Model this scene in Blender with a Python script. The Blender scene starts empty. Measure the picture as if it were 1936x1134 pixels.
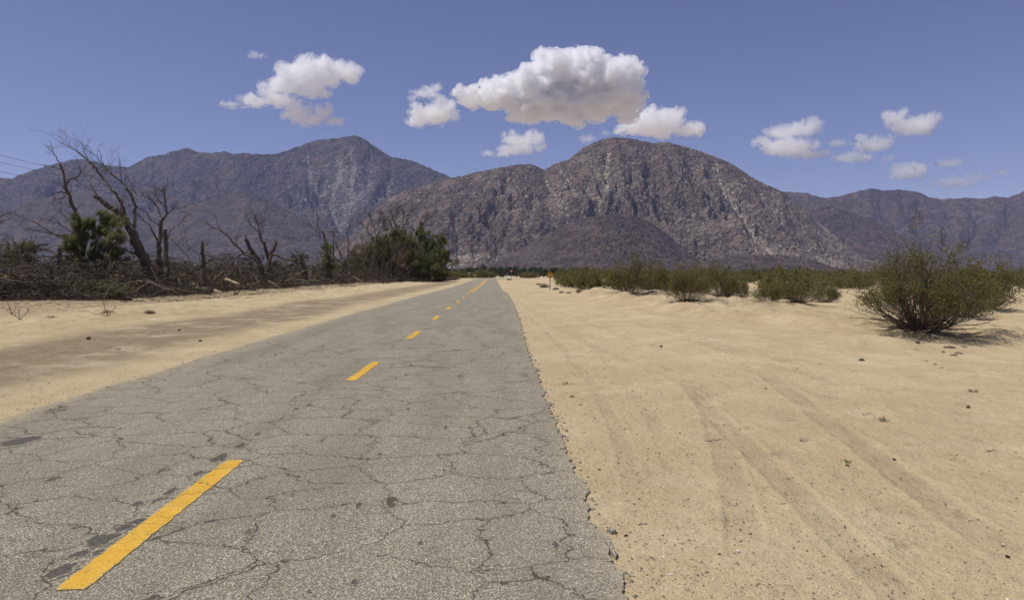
import bpy, math, random
import numpy as np
from mathutils import Vector, Matrix

S = bpy.context.scene
COL = S.collection
R = math.radians
CAMH, F, VX, HY = 1.63, 1400.0, 932.0, 515.0      # eye height, focal length in photo pixels, vanishing point

# ------------------------------------------------------------------ camera
cam_d = bpy.data.cameras.new('camera'); cam = bpy.data.objects.new('camera', cam_d); COL.objects.link(cam)
cam_d.sensor_width = 36.0; cam_d.lens = 36.0 * F / 1936.0
cam_d.clip_start = 0.05; cam_d.clip_end = 60000
cam.location = (0, 0, CAMH)
cam.rotation_euler = (R(90), 0, 0); cam_d.shift_x = 36.0 / 1936; cam_d.shift_y = -52.0 / 1936
S.camera = cam

# ------------------------------------------------------------------ sky and sun
SUN_EL, SUN_AZ = 64.0, -90.0                      # azimuth from +Y, positive to the right
w = bpy.data.worlds.new("World"); S.world = w; w.use_nodes = True
nt = w.node_tree; nt.nodes.clear()
o_ = nt.nodes.new('ShaderNodeOutputWorld'); b_ = nt.nodes.new('ShaderNodeBackground')
sk = nt.nodes.new('ShaderNodeTexSky'); sk.sky_type = 'NISHITA'; sk.sun_disc = False
sk.sun_elevation = R(SUN_EL); sk.sun_rotation = R(SUN_AZ)
sk.altitude = 900; sk.air_density = 0.85; sk.dust_density = 0.0; sk.ozone_density = 4.0
tint = nt.nodes.new('ShaderNodeMix'); tint.data_type = 'RGBA'; tint.blend_type = 'MULTIPLY'
tint.inputs['Factor'].default_value = 1.0; tint.inputs['B'].default_value = (1.26, 0.985, 1.11, 1)
nt.links.new(sk.outputs[0], tint.inputs['A']); nt.links.new(tint.outputs['Result'], b_.inputs[0])
b_.inputs[1].default_value = 0.075
nt.links.new(b_.outputs[0], o_.inputs[0])
sl = bpy.data.lights.new('sun', 'SUN'); sl.energy = 4.1; sl.angle = R(0.5); sl.color = (1.0, 0.965, 0.91)
sun = bpy.data.objects.new('sun', sl); COL.objects.link(sun)
sd = Vector((math.sin(R(SUN_AZ)) * math.cos(R(SUN_EL)), math.cos(R(SUN_AZ)) * math.cos(R(SUN_EL)), math.sin(R(SUN_EL))))
sun.rotation_euler = sd.to_track_quat('Z', 'Y').to_euler(); sun.location = sd * 200
S.view_settings.view_transform = 'Standard'; S.view_settings.look = 'None'
S.view_settings.exposure = 0.0; S.view_settings.gamma = 1.0; S.view_settings.use_curve_mapping = False
S.render.engine = 'CYCLES'
S.cycles.max_bounces = 32; S.cycles.volume_bounces = 28; S.cycles.transparent_max_bounces = 16
S.cycles.volume_step_rate = 0.12; S.cycles.volume_max_steps = 256; S.cycles.use_denoising = True; S.cycles.diffuse_bounces = 3; S.cycles.glossy_bounces = 2

# ------------------------------------------------------------------ helpers
def G(px, py, z=0.0):                              # point of the plane z seen at a photo pixel
    d = (CAMH - z) * F / (py - HY)
    return np.array([(px - VX) / F * d, d, z])
def P(px, py, d):                                  # point at depth d seen at a photo pixel
    return np.array([(px - VX) / F * d, d, CAMH + (HY - py) / F * d])

_rs = np.random.RandomState(7)
_perm = np.arange(256); _rs.shuffle(_perm); _perm = np.concatenate([_perm, _perm, _perm])
_g2 = np.stack([np.cos(np.arange(256) * 2.399), np.sin(np.arange(256) * 2.399)], 1)
_g3 = _rs.normal(size=(256, 3)); _g3 /= np.linalg.norm(_g3, axis=1)[:, None]
def perlin(x, y):
    xi = np.floor(x).astype(int); yi = np.floor(y).astype(int); xf = x - xi; yf = y - yi; xi &= 255; yi &= 255
    u = xf * xf * xf * (xf * (xf * 6 - 15) + 10); v = yf * yf * yf * (yf * (yf * 6 - 15) + 10)
    def g(ix, iy, dx, dy):
        h = _perm[_perm[ix & 255] + (iy & 255)]; return _g2[h, 0] * dx + _g2[h, 1] * dy
    a = g(xi, yi, xf, yf); b = g(xi + 1, yi, xf - 1, yf); c = g(xi, yi + 1, xf, yf - 1); d = g(xi + 1, yi + 1, xf - 1, yf - 1)
    return 1.5 * (a * (1 - u) * (1 - v) + b * u * (1 - v) + c * (1 - u) * v + d * u * v)
def perlin3(p):
    pi = np.floor(p).astype(int); f = p - pi; pi &= 255; u = f * f * f * (f * (f * 6 - 15) + 10); r = 0
    for dx in (0, 1):
        for dy in (0, 1):
            for dz in (0, 1):
                h = _perm[_perm[_perm[(pi[:, 0] + dx) & 255] + ((pi[:, 1] + dy) & 255)] + ((pi[:, 2] + dz) & 255)]
                g = _g3[h]; d = g[:, 0] * (f[:, 0] - dx) + g[:, 1] * (f[:, 1] - dy) + g[:, 2] * (f[:, 2] - dz)
                r = r + d * (u[:, 0] if dx else 1 - u[:, 0]) * (u[:, 1] if dy else 1 - u[:, 1]) * (u[:, 2] if dz else 1 - u[:, 2])
    return 1.6 * r
def fbm(x, y, n=5, gain=0.5):
    s = 0; a = 1.0
    for i in range(n):
        s = s + a * perlin(x * 2 ** i + 17.3 * i, y * 2 ** i - 9.1 * i); a *= gain
    return s
def ridged(x, y, n=4, gain=0.5):                   # 1 on ridges, 0 in valleys
    s = 0; a = 1.0; t = 0
    for i in range(n):
        s = s + a * (1 - np.minimum(1, np.abs(perlin(x * 2 ** i + 31.7 * i, y * 2 ** i + 5.3 * i)) * 1.6)); t += a; a *= gain
    return s / t
def sstep(a, b, x):
    t = np.clip((x - a) / (b - a), 0, 1); return t * t * (3 - 2 * t)

def mesh_np(name, v, quads=None, tris=None, mats=(), smooth=True, matidx=None):
    me = bpy.data.meshes.new(name); v = np.ascontiguousarray(v, dtype=np.float32)
    nq = 0 if quads is None else len(quads); n3 = 0 if tris is None else len(tris)
    me.vertices.add(len(v)); me.vertices.foreach_set('co', v.ravel())
    idx = []; st = []
    if nq: idx.append(np.asarray(quads, dtype=np.int32).ravel()); st.append(np.arange(nq) * 4)
    if n3: idx.append(np.asarray(tris, dtype=np.int32).ravel()); st.append(nq * 4 + np.arange(n3) * 3)
    idx = np.concatenate(idx); st = np.concatenate(st).astype(np.int32)
    me.loops.add(len(idx)); me.loops.foreach_set('vertex_index', idx)
    me.polygons.add(nq + n3); me.polygons.foreach_set('loop_start', st)
    me.polygons.foreach_set('loop_total', np.concatenate([np.full(nq, 4), np.full(n3, 3)]).astype(np.int32))
    if matidx is not None: me.polygons.foreach_set('material_index', np.asarray(matidx, dtype=np.int32))
    me.polygons.foreach_set('use_smooth', np.full(nq + n3, smooth))
    me.update(calc_edges=True)
    for m in mats: me.materials.append(m)
    return me
def attr(me, name, arr):
    a = me.attributes.new(name, 'FLOAT', 'POINT'); a.data.foreach_set('value', np.ascontiguousarray(arr, dtype=np.float32).ravel())
def link(name, data, parent=None, loc=None):
    o = bpy.data.objects.new(name, data); COL.objects.link(o)
    if parent is not None: o.parent = parent
    if loc is not None: o.location = loc
    return o
def tag(o, label=None, cat=None, group=None, kind=None):
    if label: o['label'] = label
    if cat: o['category'] = cat
    if group: o['group'] = group
    if kind: o['kind'] = kind
    return o
def empty(name, loc, label=None, cat=None, group=None, rz=0):
    o = link(name, None, loc=loc); o.rotation_euler = (0, 0, rz); o.empty_display_size = 0.2
    return tag(o, label, cat, group)
def grid_quads(nr, nc):
    i = np.arange(nr - 1)[:, None] * nc + np.arange(nc - 1)[None, :]
    return np.stack([i, i + 1, i + nc + 1, i + nc], -1).reshape(-1, 4)

class MB:                                          # collects tubes, blades and boxes into one mesh
    def __init__(s): s.v = []; s.q = []; s.t = []; s.n = 0; s.qm = []; s.tm = []
    def add(s, v, q=None, t=None, m=0):
        v = np.asarray(v, dtype=float).reshape(-1, 3)
        if q is not None and len(q): s.q.append(np.asarray(q).reshape(-1, 4) + s.n); s.qm.append(np.full(len(s.q[-1]), m))
        if t is not None and len(t): s.t.append(np.asarray(t).reshape(-1, 3) + s.n); s.tm.append(np.full(len(s.t[-1]), m))
        s.v.append(v); s.n += len(v)
    def tube(s, pts, rad, k=5, m=0, cap=True):
        p = np.asarray(pts, dtype=float); n = len(p); rad = np.broadcast_to(np.asarray(rad, dtype=float), (n,))
        t = np.gradient(p, axis=0); t /= np.linalg.norm(t, axis=1)[:, None] + 1e-9
        mt = t.mean(0); ref = np.array([0, 0, 1.0]) if abs(mt[2]) < 0.8 * np.linalg.norm(mt) else np.array([0.2, 1.0, 0])
        a = np.cross(t, ref); a /= np.linalg.norm(a, axis=1)[:, None] + 1e-9; b = np.cross(t, a)
        an = np.arange(k) * 2 * math.pi / k
        v = p[:, None, :] + rad[:, None, None] * (np.cos(an)[None, :, None] * a[:, None, :] + np.sin(an)[None, :, None] * b[:, None, :])
        i = np.arange(n - 1)[:, None] * k; j = np.arange(k)[None, :]; j2 = (j + 1) % k
        q = np.stack([i + j, i + j2, i + k + j2, i + k + j], -1).reshape(-1, 4)
        tr = []
        if cap:
            for base, rev in ((0, True), ((n - 1) * k, False)):
                for c in range(1, k - 1): tr.append((base, base + c + 1, base + c) if rev else (base, base + c, base + c + 1))
        s.add(v.reshape(-1, 3), q, tr, m)
    def blades(s, c, d, wd, m=0):                  # rhombic leaves: centres c, half-length vectors d, half-width vectors wd
        n = len(c); v = np.stack([c - d, c + wd, c + d, c - wd], 1).reshape(-1, 3)
        s.add(v, np.arange(n * 4).reshape(-1, 4), None, m)
    def box(s, lo, hi, m=0):
        x0, y0, z0 = lo; x1, y1, z1 = hi
        v = [(x0, y0, z0), (x1, y0, z0), (x1, y1, z0), (x0, y1, z0), (x0, y0, z1), (x1, y0, z1), (x1, y1, z1), (x0, y1, z1)]
        s.add(v, [(0, 3, 2, 1), (4, 5, 6, 7), (0, 1, 5, 4), (1, 2, 6, 5), (2, 3, 7, 6), (3, 0, 4, 7)], None, m)
    def plate(s, pts, y0, y1, m=0):                # polygon in x,z (fan-triangulated), front face at y0, thickness to y1
        n = len(pts); v = [(x, y0, z) for x, z in pts] + [(x, y1, z) for x, z in pts]
        t = [(0, i, i + 1) for i in range(1, n - 1)] + [(n, n + i + 1, n + i) for i in range(1, n - 1)]
        q = [(i, n + i, n + (i + 1) % n, (i + 1) % n) for i in range(n)]
        s.add(v, q, t, m)
    def data(s, name, mats, smooth=False):
        return mesh_np(name, np.concatenate(s.v), np.concatenate(s.q) if s.q else None, np.concatenate(s.t) if s.t else None, mats, smooth,
                       np.concatenate(s.qm + s.tm))
    def build(s, name, mats, parent=None, smooth=False):
        return link(name, s.data(name, mats if isinstance(mats, (list, tuple)) else [mats], smooth), parent)

# node shorthand
class NT:
    def __init__(s, name):
        s.mat = bpy.data.materials.new(name); s.mat.use_nodes = True; s.t = s.mat.node_tree; s.t.nodes.clear()
        s.out = s.n('OutputMaterial')
    def n(s, ty, **kw):
        nd = s.t.nodes.new('ShaderNode' + ty)
        for k, v in kw.items(): setattr(nd, k, v)
        return nd
    def set(s, sock, v):
        if v is None: return
        if isinstance(v, bpy.types.NodeSocket): s.t.links.new(v, sock)
        else:
            if isinstance(v, (tuple, list)) and len(v) == 3 and sock.type == 'RGBA': v = (*v, 1)
            sock.default_value = v
    def math(s, op, a, b=None, c=None, clamp=False):
        m = s.n('Math', operation=op, use_clamp=clamp); s.set(m.inputs[0], a)
        if b is not None: s.set(m.inputs[1], b)
        if c is not None: s.set(m.inputs[2], c)
        return m.outputs[0]
    def vmath(s, op, a, b=None):
        m = s.n('VectorMath', operation=op); s.set(m.inputs[0], a)
        if b is not None: s.set(m.inputs[1], b)
        return m.outputs[0]
    def scale(s, vec, xyz): return s.vmath('MULTIPLY', vec, xyz)
    def noise(s, vec, scale, detail=4, rough=0.55, dist=0, col=False):
        m = s.n('TexNoise'); s.set(m.inputs['Vector'], vec); s.set(m.inputs['Scale'], scale); m.inputs['Detail'].default_value = detail
        m.inputs['Roughness'].default_value = rough; m.inputs['Distortion'].default_value = dist
        return m.outputs['Color' if col else 'Fac']
    def vor(s, vec, scale, feature='F1', out='Distance', rnd=1.0):
        m = s.n('TexVoronoi', feature=feature); s.set(m.inputs['Vector'], vec); s.set(m.inputs['Scale'], scale); m.inputs['Randomness'].default_value = rnd
        return m.outputs[out]
    def ramp(s, f, stops, interp='LINEAR'):
        m = s.n('ValToRGB'); s.set(m.inputs[0], f); cr = m.color_ramp; cr.interpolation = interp
        while len(cr.elements) < len(stops): cr.elements.new(0.5)
        for e, (p, c) in zip(cr.elements, stops): e.position = p; e.color = (c, c, c, 1) if isinstance(c, (int, float)) else (*c, 1)
        return m.outputs[0]
    def map(s, f, a, b, c=0.0, d=1.0, smooth=False):
        m = s.n('MapRange', clamp=True); s.set(m.inputs[0], f)
        if smooth: m.interpolation_type = 'SMOOTHSTEP'
        for i, x in enumerate((a, b, c, d)): s.set(m.inputs[i + 1], x)
        return m.outputs[0]
    def mix(s, f, a, b, mode='MIX'):
        m = s.n('Mix', data_type='RGBA', blend_type=mode); s.set(m.inputs['Factor'], f)
        s.set(m.inputs['A'], a); s.set(m.inputs['B'], b); return m.outputs['Result']
    def attr(s, name): m = s.n('Attribute', attribute_name=name); return m.outputs['Fac']
    def obj(s): return s.n('TexCoord').outputs['Object']
    def bump(s, h, strength=0.5, dist=0.01, normal=None):
        m = s.n('Bump'); s.set(m.inputs['Height'], h); m.inputs['Strength'].default_value = strength; m.inputs['Distance'].default_value = dist
        if normal: s.set(m.inputs['Normal'], normal)
        return m.outputs[0]
    def bsdf(s, col, rough=0.9, normal=None, spec=0.2, metal=0.0):
        b = s.n('BsdfPrincipled'); s.set(b.inputs['Base Color'], col); s.set(b.inputs['Roughness'], rough)
        b.inputs['Specular IOR Level'].default_value = spec; b.inputs['Metallic'].default_value = metal
        if normal: s.set(b.inputs['Normal'], normal)
        return b.outputs[0]
    def done(s, sh): s.t.links.new(sh, s.out.inputs['Surface']); return s.mat
# ------------------------------------------------------------------ road outline (lateral offsets along the road, metres)
RY = np.array([0.4, 3.7, 8, 16, 23, 38, 44, 58, 72, 90, 110, 140, 200])
RXR = np.array([0.67, 0.67, 0.69, 0.74, 0.87, 1.08, 1.14, 1.12, 0.84, 0.84, 0.85, 0.87, 0.9])
LY = np.array([0.4, 8, 18, 30, 45, 60, 79, 100, 130, 160, 200])
LX = np.array([-5.45, -5.45, -5.6, -5.56, -5.35, -5.1, -4.66, -4.5, -4.35, -4.3, -4.3])
def road_r(y): return np.interp(y, RY, RXR) + 0.035 * perlin(y * 2.2, y * 0 + 3.3) + 0.02 * perlin(y * 7.1, y * 0 + 8.8)
def road_l(y): return np.interp(y, LY, LX) + 0.10 * perlin(y * 0.8, y * 0 + 1.3) + 0.05 * perlin(y * 3.0, y * 0 + 6.1)

# creosote bushes that stand on mounds of their own: px, base y, depth, mound sigma x, sigma y, height
MOUNDS = [(1745, 632, 16.6, 2.3, 1.5), (1650, 640, 16.0, 1.6, 1.2), (1850, 640, 16.0, 1.9, 1.1), (1190, 566, 38, 1.9, 2.4), (1240, 560, 39, 1.9, 2.5),
          (1310, 580, 30, 1.5, 1.8), (1370, 578, 31, 1.9, 1.8), (1440, 586, 29, 1.5, 1.6), (1110, 556, 48, 2.6, 4.0), (1500, 579, 32, 1.4, 1.5), (1870, 590, 27, 2.0, 1.6)]
def hgt(x, y):
    """height of the ground at x, y"""
    x = np.asarray(x, dtype=float); y = np.asarray(y, dtype=float)
    r = np.hypot(x, y)
    z = 0.10 * perlin(x * 0.11, y * 0.09) * sstep(6, 25, r) + 0.035 * perlin(x * 0.45 + 4, y * 0.4) * sstep(1.5, 5, np.abs(x + 2))
    z = z + 0.014 * fbm(x * 1.7, y * 1.5, 3) * (r < 80) + 0.005 * fbm(x * 7, y * 7, 2) * (r < 30)
    mo = 0
    for px, py, d, sx, sy in MOUNDS:
        X = (px - VX) / F * d; H = CAMH - (py - HY) / F * d
        mo = np.maximum(mo, (H - 0.02) * np.exp(-((x - X) / sx) ** 2 - ((y - d - 0.3) / sy) ** 2))
    mo = mo * (1.05 + 0.55 * fbm(x * 0.9, y * 0.9 + 5, 4))
    bl = np.exp(-((x + 24.5 + 0.02 * (y - 60)) / 3.5) ** 2) * sstep(25, 45, y) * (1 - sstep(150, 175, y)) * 0.25     # low berm under the dead trees
    hump = 0.16 * np.exp(-((x - 3.6 - 0.05 * y) / 1.4) ** 2) * sstep(8, 20, y) * (1 - sstep(60, 90, y))               # windrow right of the road
    side = 0.06 * sstep(4.5, 9, x) * (y < 200)
    bk = sstep(0, 1, (x - (5.4 + 0.35 * np.maximum(0, 30 - y) + 0.8 * perlin(y * 0.25, y * 0 + 4))) / 1.3) * sstep(13, 18, y) * (1 - sstep(48, 70, y)) * (1 - 0.8 * sstep(5, 9, x - 5.4 - 0.35 * np.maximum(0, 30 - y)))
    side = side + 0.30 * bk * (0.75 + 0.7 * fbm(x * 0.55, y * 0.55 + 3, 4))
    lb = np.exp(-((x + 13.5 + 1.2 * perlin(y * 0.1, y * 0)) / 2.2) ** 2) * sstep(14, 22, y) * (1 - sstep(110, 150, y)); side = side + 0.16 * lb * (0.7 + 0.9 * fbm(x * 0.8, y * 0.5, 4))
    far = -0.0105 * np.clip(r - 215, 0, 620)
    z = z + mo + bl + hump * (0.7 + 0.5 * perlin(x * 0.5, y * 0.3)) + side
    xr = np.interp(y, RY, RXR); xl = np.interp(y, LY, LX)
    d = np.maximum(xl - x, x - xr)                 # distance outside the road, negative on it
    inside = (y > -5) & (y < 202)
    k = np.where(inside, sstep(0.05, 2.2, d), 1.0)
    base = np.where(d < -0.25, -0.06, np.where(x < (xl + xr) / 2, -0.006, -0.022))
    base = np.where(inside & (d < 0), np.minimum(base, -0.022 - 0.04 * sstep(0.0, 0.25, -d)), base)
    rip = 0.006 * fbm(x * 2.3 + 9, y * 2.1, 3) * (r < 60)
    z = z * k + np.where(inside, (base + np.where(d > 0, rip, 0)) * (1 - k), 0) + far
    # cross road bed
    cr = np.exp(-((y - 193.5) / 7.5) ** 4); z = z * (1 - cr) - 0.05 * cr
    return z

# ------------------------------------------------------------------ wheel tracks in the sand (photo pixels on the ground)
TRACKS = [  # points, half width (m), depth (m), smooth darkening, tread
    ([(1322, 722), (1338, 770), (1362, 830), (1385, 900), (1402, 975), (1418, 1060)], 0.115, 0.012, 0.9, 1.0),
    ([(1290, 715), (1345, 775), (1420, 850), (1500, 925), (1600, 1020), (1720, 1134), (1800, 1210)], 0.12, 0.016, 1.0, 0.6),
    ([(1440, 700), (1560, 790), (1650, 860), (1760, 935), (1850, 1000), (1990, 1090)], 0.14, 0.016, 0.9, 0.6),
    ([(985, 585), (1060, 650), (1120, 720), (1165, 800), (1192, 880), (1205, 960), (1215, 1060)], 0.09, 0.008, 0.55, 0.5),
    ([(970, 560), (1040, 610), (1150, 665), (1250, 700), (1345, 760)], 0.12, 0.010, 0.5, 0.2),
    ([(975, 555), (1080, 600), (1230, 655), (1390, 690), (1500, 728), (1600, 790)], 0.13, 0.012, 0.5, 0.2),
    ([(965, 550), (1060, 580), (1200, 620), (1340, 660), (1480, 700), (1640, 730), (1800, 790), (2000, 850)], 0.16, 0.012, 0.45, 0.0),
    ([(980, 570), (1090, 625), (1160, 690), (1240, 790), (1275, 880), (1290, 1000)], 0.10, 0.007, 0.35, 0.3),
]
def track_fields(x, y):
    m = np.zeros_like(x); s_ = np.zeros_like(x); dz = np.zeros_like(x); tr = np.zeros_like(x)
    for pts, hw, dep, dark, tread in TRACKS:
        g = np.array([G(*p)[:2] for p in pts]); L = 0
        t = np.linspace(0, len(g) - 1, len(g) * 5)                      # Catmull-like smoothing of the polyline
        gx = np.interp(t, np.arange(len(g)), g[:, 0]); gy = np.interp(t, np.arange(len(g)), g[:, 1])
        k = np.array([1, 2, 3, 2, 1]) / 9; gx[2:-2] = np.convolve(gx, k, 'valid'); gy[2:-2] = np.convolve(gy, k, 'valid')
        box = (x > gx.min() - 0.6) & (x < gx.max() + 0.6) & (y > gy.min() - 0.3) & (y < gy.max() + 0.3)
        xi, yi = x[box], y[box]; best = np.full(len(xi), 9.0); bs = np.zeros(len(xi)); end = np.zeros(len(xi))
        tot = np.hypot(np.diff(gx), np.diff(gy)).sum()
        for i in range(len(gx) - 1):
            dx, dy = gx[i + 1] - gx[i], gy[i + 1] - gy[i]; l = math.hypot(dx, dy) + 1e-9
            u = np.clip(((xi - gx[i]) * dx + (yi - gy[i]) * dy) / l / l, 0, 1)
            dd = np.hypot(xi - gx[i] - u * dx, yi - gy[i] - u * dy); c = dd < best
            best[c] = dd[c]; bs[c] = L + u[c] * l; L += l
        fade = sstep(0, 0.12, bs / tot) * (1 - sstep(0.9, 1, bs / tot)) * (0.75 + 0.5 * fbm(xi * 1.3, yi * 1.3, 3))
        jig = best + 0.012 * fbm(xi * 6, yi * 6, 2)
        mm = (1 - sstep(hw * 0.8, hw * 1.08, jig)) * np.clip(fade, 0, 1)
        rim = np.exp(-((jig - hw * 1.2) / (hw * 0.22)) ** 2) * np.clip(fade, 0, 1)
        dz[box] += -dep * 0.85 * mm + dep * 0.45 * rim
        m[box] = np.maximum(m[box], mm * dark); c = mm * tread > tr[box]
        t_ = tr[box]; t_[c] = (mm * tread)[c]; tr[box] = t_; q = s_[box]; c = (best < hw * 2.2) & ((mm * tread >= tr[box] - 1e-9) | (best < hw)); q[c] = bs[c]; s_[box] = q
    return m, s_, dz, tr

# ------------------------------------------------------------------ ground sheet
def build_ground():
    rr = [0.6]
    while rr[-1] < 14000:
        r = rr[-1]; rr.append(r * (1.03 if r < 2 else 1.0075 if r < 45 else 1.018 if r < 260 else 1.07))
    rr = np.array(rr)
    th = np.concatenate([np.linspace(-180, -48, 30)[:-1], np.arange(-48, 48.01, 0.16), np.linspace(48, 180, 30)[1:]])
    th = np.radians(th); RR, TH = np.meshgrid(rr, th, indexing='ij')
    x = RR * np.sin(TH); y = RR * np.cos(TH); xf, yf = x.ravel(), y.ravel()
    z = hgt(xf, yf); m, s_, dz, tr = track_fields(xf, yf)
    z = z + dz
    me = mesh_np('ground', np.stack([xf, yf, z], 1), quads=grid_quads(len(rr), len(th))[:, ::-1], mats=[mat_sand()])
    attr(me, 'track', m); attr(me, 'along', s_); attr(me, 'tread', tr)
    # dirt lane left of the road
    xl = np.interp(yf, LY, LX); d = xl - xf
    wob = 0.35 * fbm(xf * 0.25, yf * 0.12, 3)
    lane = sstep(0.7, 2.1, d + wob) * (1 - sstep(4.2, 5.6, d + wob * 0.7)) * (yf > 0) * (1 - sstep(110, 150, yf))
    attr(me, 'lane', lane)
    verge = (np.exp(-((d - 0.5) / 0.9) ** 2)) * (yf < 60) * (yf > 0)
    attr(me, 'verge', verge)
    ex = 5.4 + 0.35 * np.maximum(0, 30 - yf); bank = np.exp(-((xf - ex - 0.9) / 1.3) ** 2) * sstep(12, 17, yf) * (1 - sstep(50, 75, yf)) * np.clip(0.5 + 1.1 * fbm(xf * 0.9, yf * 0.9, 4), 0, 1); attr(me, 'bank', bank)
    litter = sstep(12, 15.5, -xf + 0.02 * (yf - 60) - 3.0) * sstep(22, 36, yf) * (1 - sstep(165, 185, yf)) * sstep(0.35, 0.6, 0.5 + 0.5 * fbm(xf * 0.5, yf * 0.35, 4) + sstep(17, 20.5, -xf))
    sc = 0
    for px, py, dd, sx, sy in MOUNDS[:1] + MOUNDS[3:8]:
        X = (px - VX) / F * dd; sc = np.maximum(sc, np.exp(-((xf - X) / 1.1) ** 2 - ((yf - dd) / 0.8) ** 2))
    attr(me, 'litter', np.clip(litter + sc * 0.8, 0, 1))
    return tag(link('ground', me), 'pale tan desert sand on both sides of the road', kind='structure')

def mat_sand():
    t = NT('sand'); p = t.obj()
    big = t.noise(p, 0.13, 4); mid = t.noise(p, 1.1, 5); fine = t.noise(p, 14, 5, 0.65); gr = t.noise(p, 110, 3, 0.7)
    c = t.mix(t.map(mid, 0.3, 0.72), (0.505, 0.388, 0.222), (0.585, 0.462, 0.275))
    c = t.mix(t.map(big, 0.45, 0.66), c, (0.475, 0.365, 0.200))
    st = t.noise(t.scale(p, (1.0, 0.35, 1)), 2.2, 5, 0.65)                                  # long faint drag marks beside the road
    c = t.mix(t.math('MULTIPLY', t.map(st, 0.52, 0.70), 0.5), c, (0.40, 0.31, 0.20))
    c = t.mix(t.map(fine, 0.35, 0.8, 0, 0.35), c, (0.40, 0.315, 0.205))
    c = t.mix(t.math('MULTIPLY', t.attr('track'), t.map(t.noise(p, 3.0, 3), 0.25, 0.6, 0.50, 0.88)), c, (0.395, 0.300, 0.182))
    c = t.mix(t.math('MULTIPLY', t.attr('lane'), t.map(t.noise(t.scale(p, (1, 0.45, 1)), 3.2, 6, 0.75), 0.34, 0.58, 0.68, 1.0)), c, (0.245, 0.190, 0.118))
    c = t.mix(t.math('MULTIPLY', t.attr('bank'), t.map(t.noise(p, 2.6, 5, 0.7), 0.3, 0.6, 0.2, 0.8)), c, (0.400, 0.285, 0.155))
    # coarse grains and small grit
    v = t.n('TexVoronoi'); t.set(v.inputs['Vector'], p); v.inputs['Scale'].default_value = 95
    gsel = t.n('SeparateColor'); t.set(gsel.inputs[0], v.outputs['Color'])
    gm = t.math('MULTIPLY', t.map(v.outputs['Distance'], 0.30, 0.42, 1, 0), t.map(gsel.outputs[0], 0.50, 0.56))
    c = t.mix(t.math('MULTIPLY', gm, 0.78), c, t.ramp(gsel.outputs[1], [(0, (0.20, 0.15, 0.10)), (0.35, (0.34, 0.26, 0.17)), (0.7, (0.55, 0.45, 0.33)), (1, (0.78, 0.70, 0.60))]))
    v2 = t.n('TexVoronoi'); t.set(v2.inputs['Vector'], p); v2.inputs['Scale'].default_value = 28
    g2 = t.n('SeparateColor'); t.set(g2.inputs[0], v2.outputs['Color'])
    thr = t.math('SUBTRACT', 0.84, t.math('MULTIPLY', t.attr('verge'), 0.45))
    gm2 = t.math('MULTIPLY', t.map(v2.outputs['Distance'], 0.16, 0.24, 1, 0), t.math('GREATER_THAN', g2.outputs[0], thr))
    c = t.mix(t.math('MULTIPLY', gm2, 0.8), c, t.ramp(g2.outputs[1], [(0, (0.10, 0.08, 0.06)), (0.6, (0.22, 0.17, 0.12)), (1, (0.6, 0.52, 0.42))]))
    dk = t.noise(p, 1.9, 7, 0.82); c = t.mix(t.math('MULTIPLY', t.map(dk, 0.55, 0.66), 0.34), c, (0.27, 0.205, 0.125))
    lt = t.noise(t.vmath('ADD', p, (5, 9, 0)), 0.55, 6, 0.7); c = t.mix(t.map(lt, 0.50, 0.66, 0, 0.5), c, (0.64, 0.53, 0.345))
    # dark twig litter and stains
    li = t.math('MULTIPLY', t.attr('litter'), t.map(t.noise(t.scale(p, (1, 0.6, 1)), 5.5, 5, 0.75), 0.42, 0.58))
    c = t.mix(t.math('MULTIPLY', li, 0.8), c, (0.115, 0.080, 0.052))
    sp = t.noise(t.scale(p, (0.7, 0.35, 1)), 4.2, 6, 0.8)
    c = t.mix(t.math('MULTIPLY', t.map(sp, 0.60, 0.68), 0.6), c, (0.22, 0.165, 0.11))
    # tread: ribs across the track
    w = t.math('SINE', t.math('MULTIPLY', t.attr('along'), 72.0))
    h = t.math('ADD', t.math('MULTIPLY', fine, 1.1), t.math('MULTIPLY', gr, 0.35))
    h = t.math('ADD', h, t.math('MULTIPLY', gm, 0.16)); h = t.math('ADD', h, t.math('MULTIPLY', gm2, 0.5))
    h = t.math('ADD', h, t.math('MULTIPLY', t.math('MULTIPLY', w, t.attr('tread')), 0.07))
    h = t.math('ADD', h, t.math('MULTIPLY', mid, 3.5)); h = t.math('ADD', h, t.math('MULTIPLY', t.noise(t.scale(p, (1, 0.7, 1)), 3.6, 6, 0.7), 3.0))
    return t.done(t.bsdf(c, 0.95, t.bump(h, 0.85, 0.026), 0.08))

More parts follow.
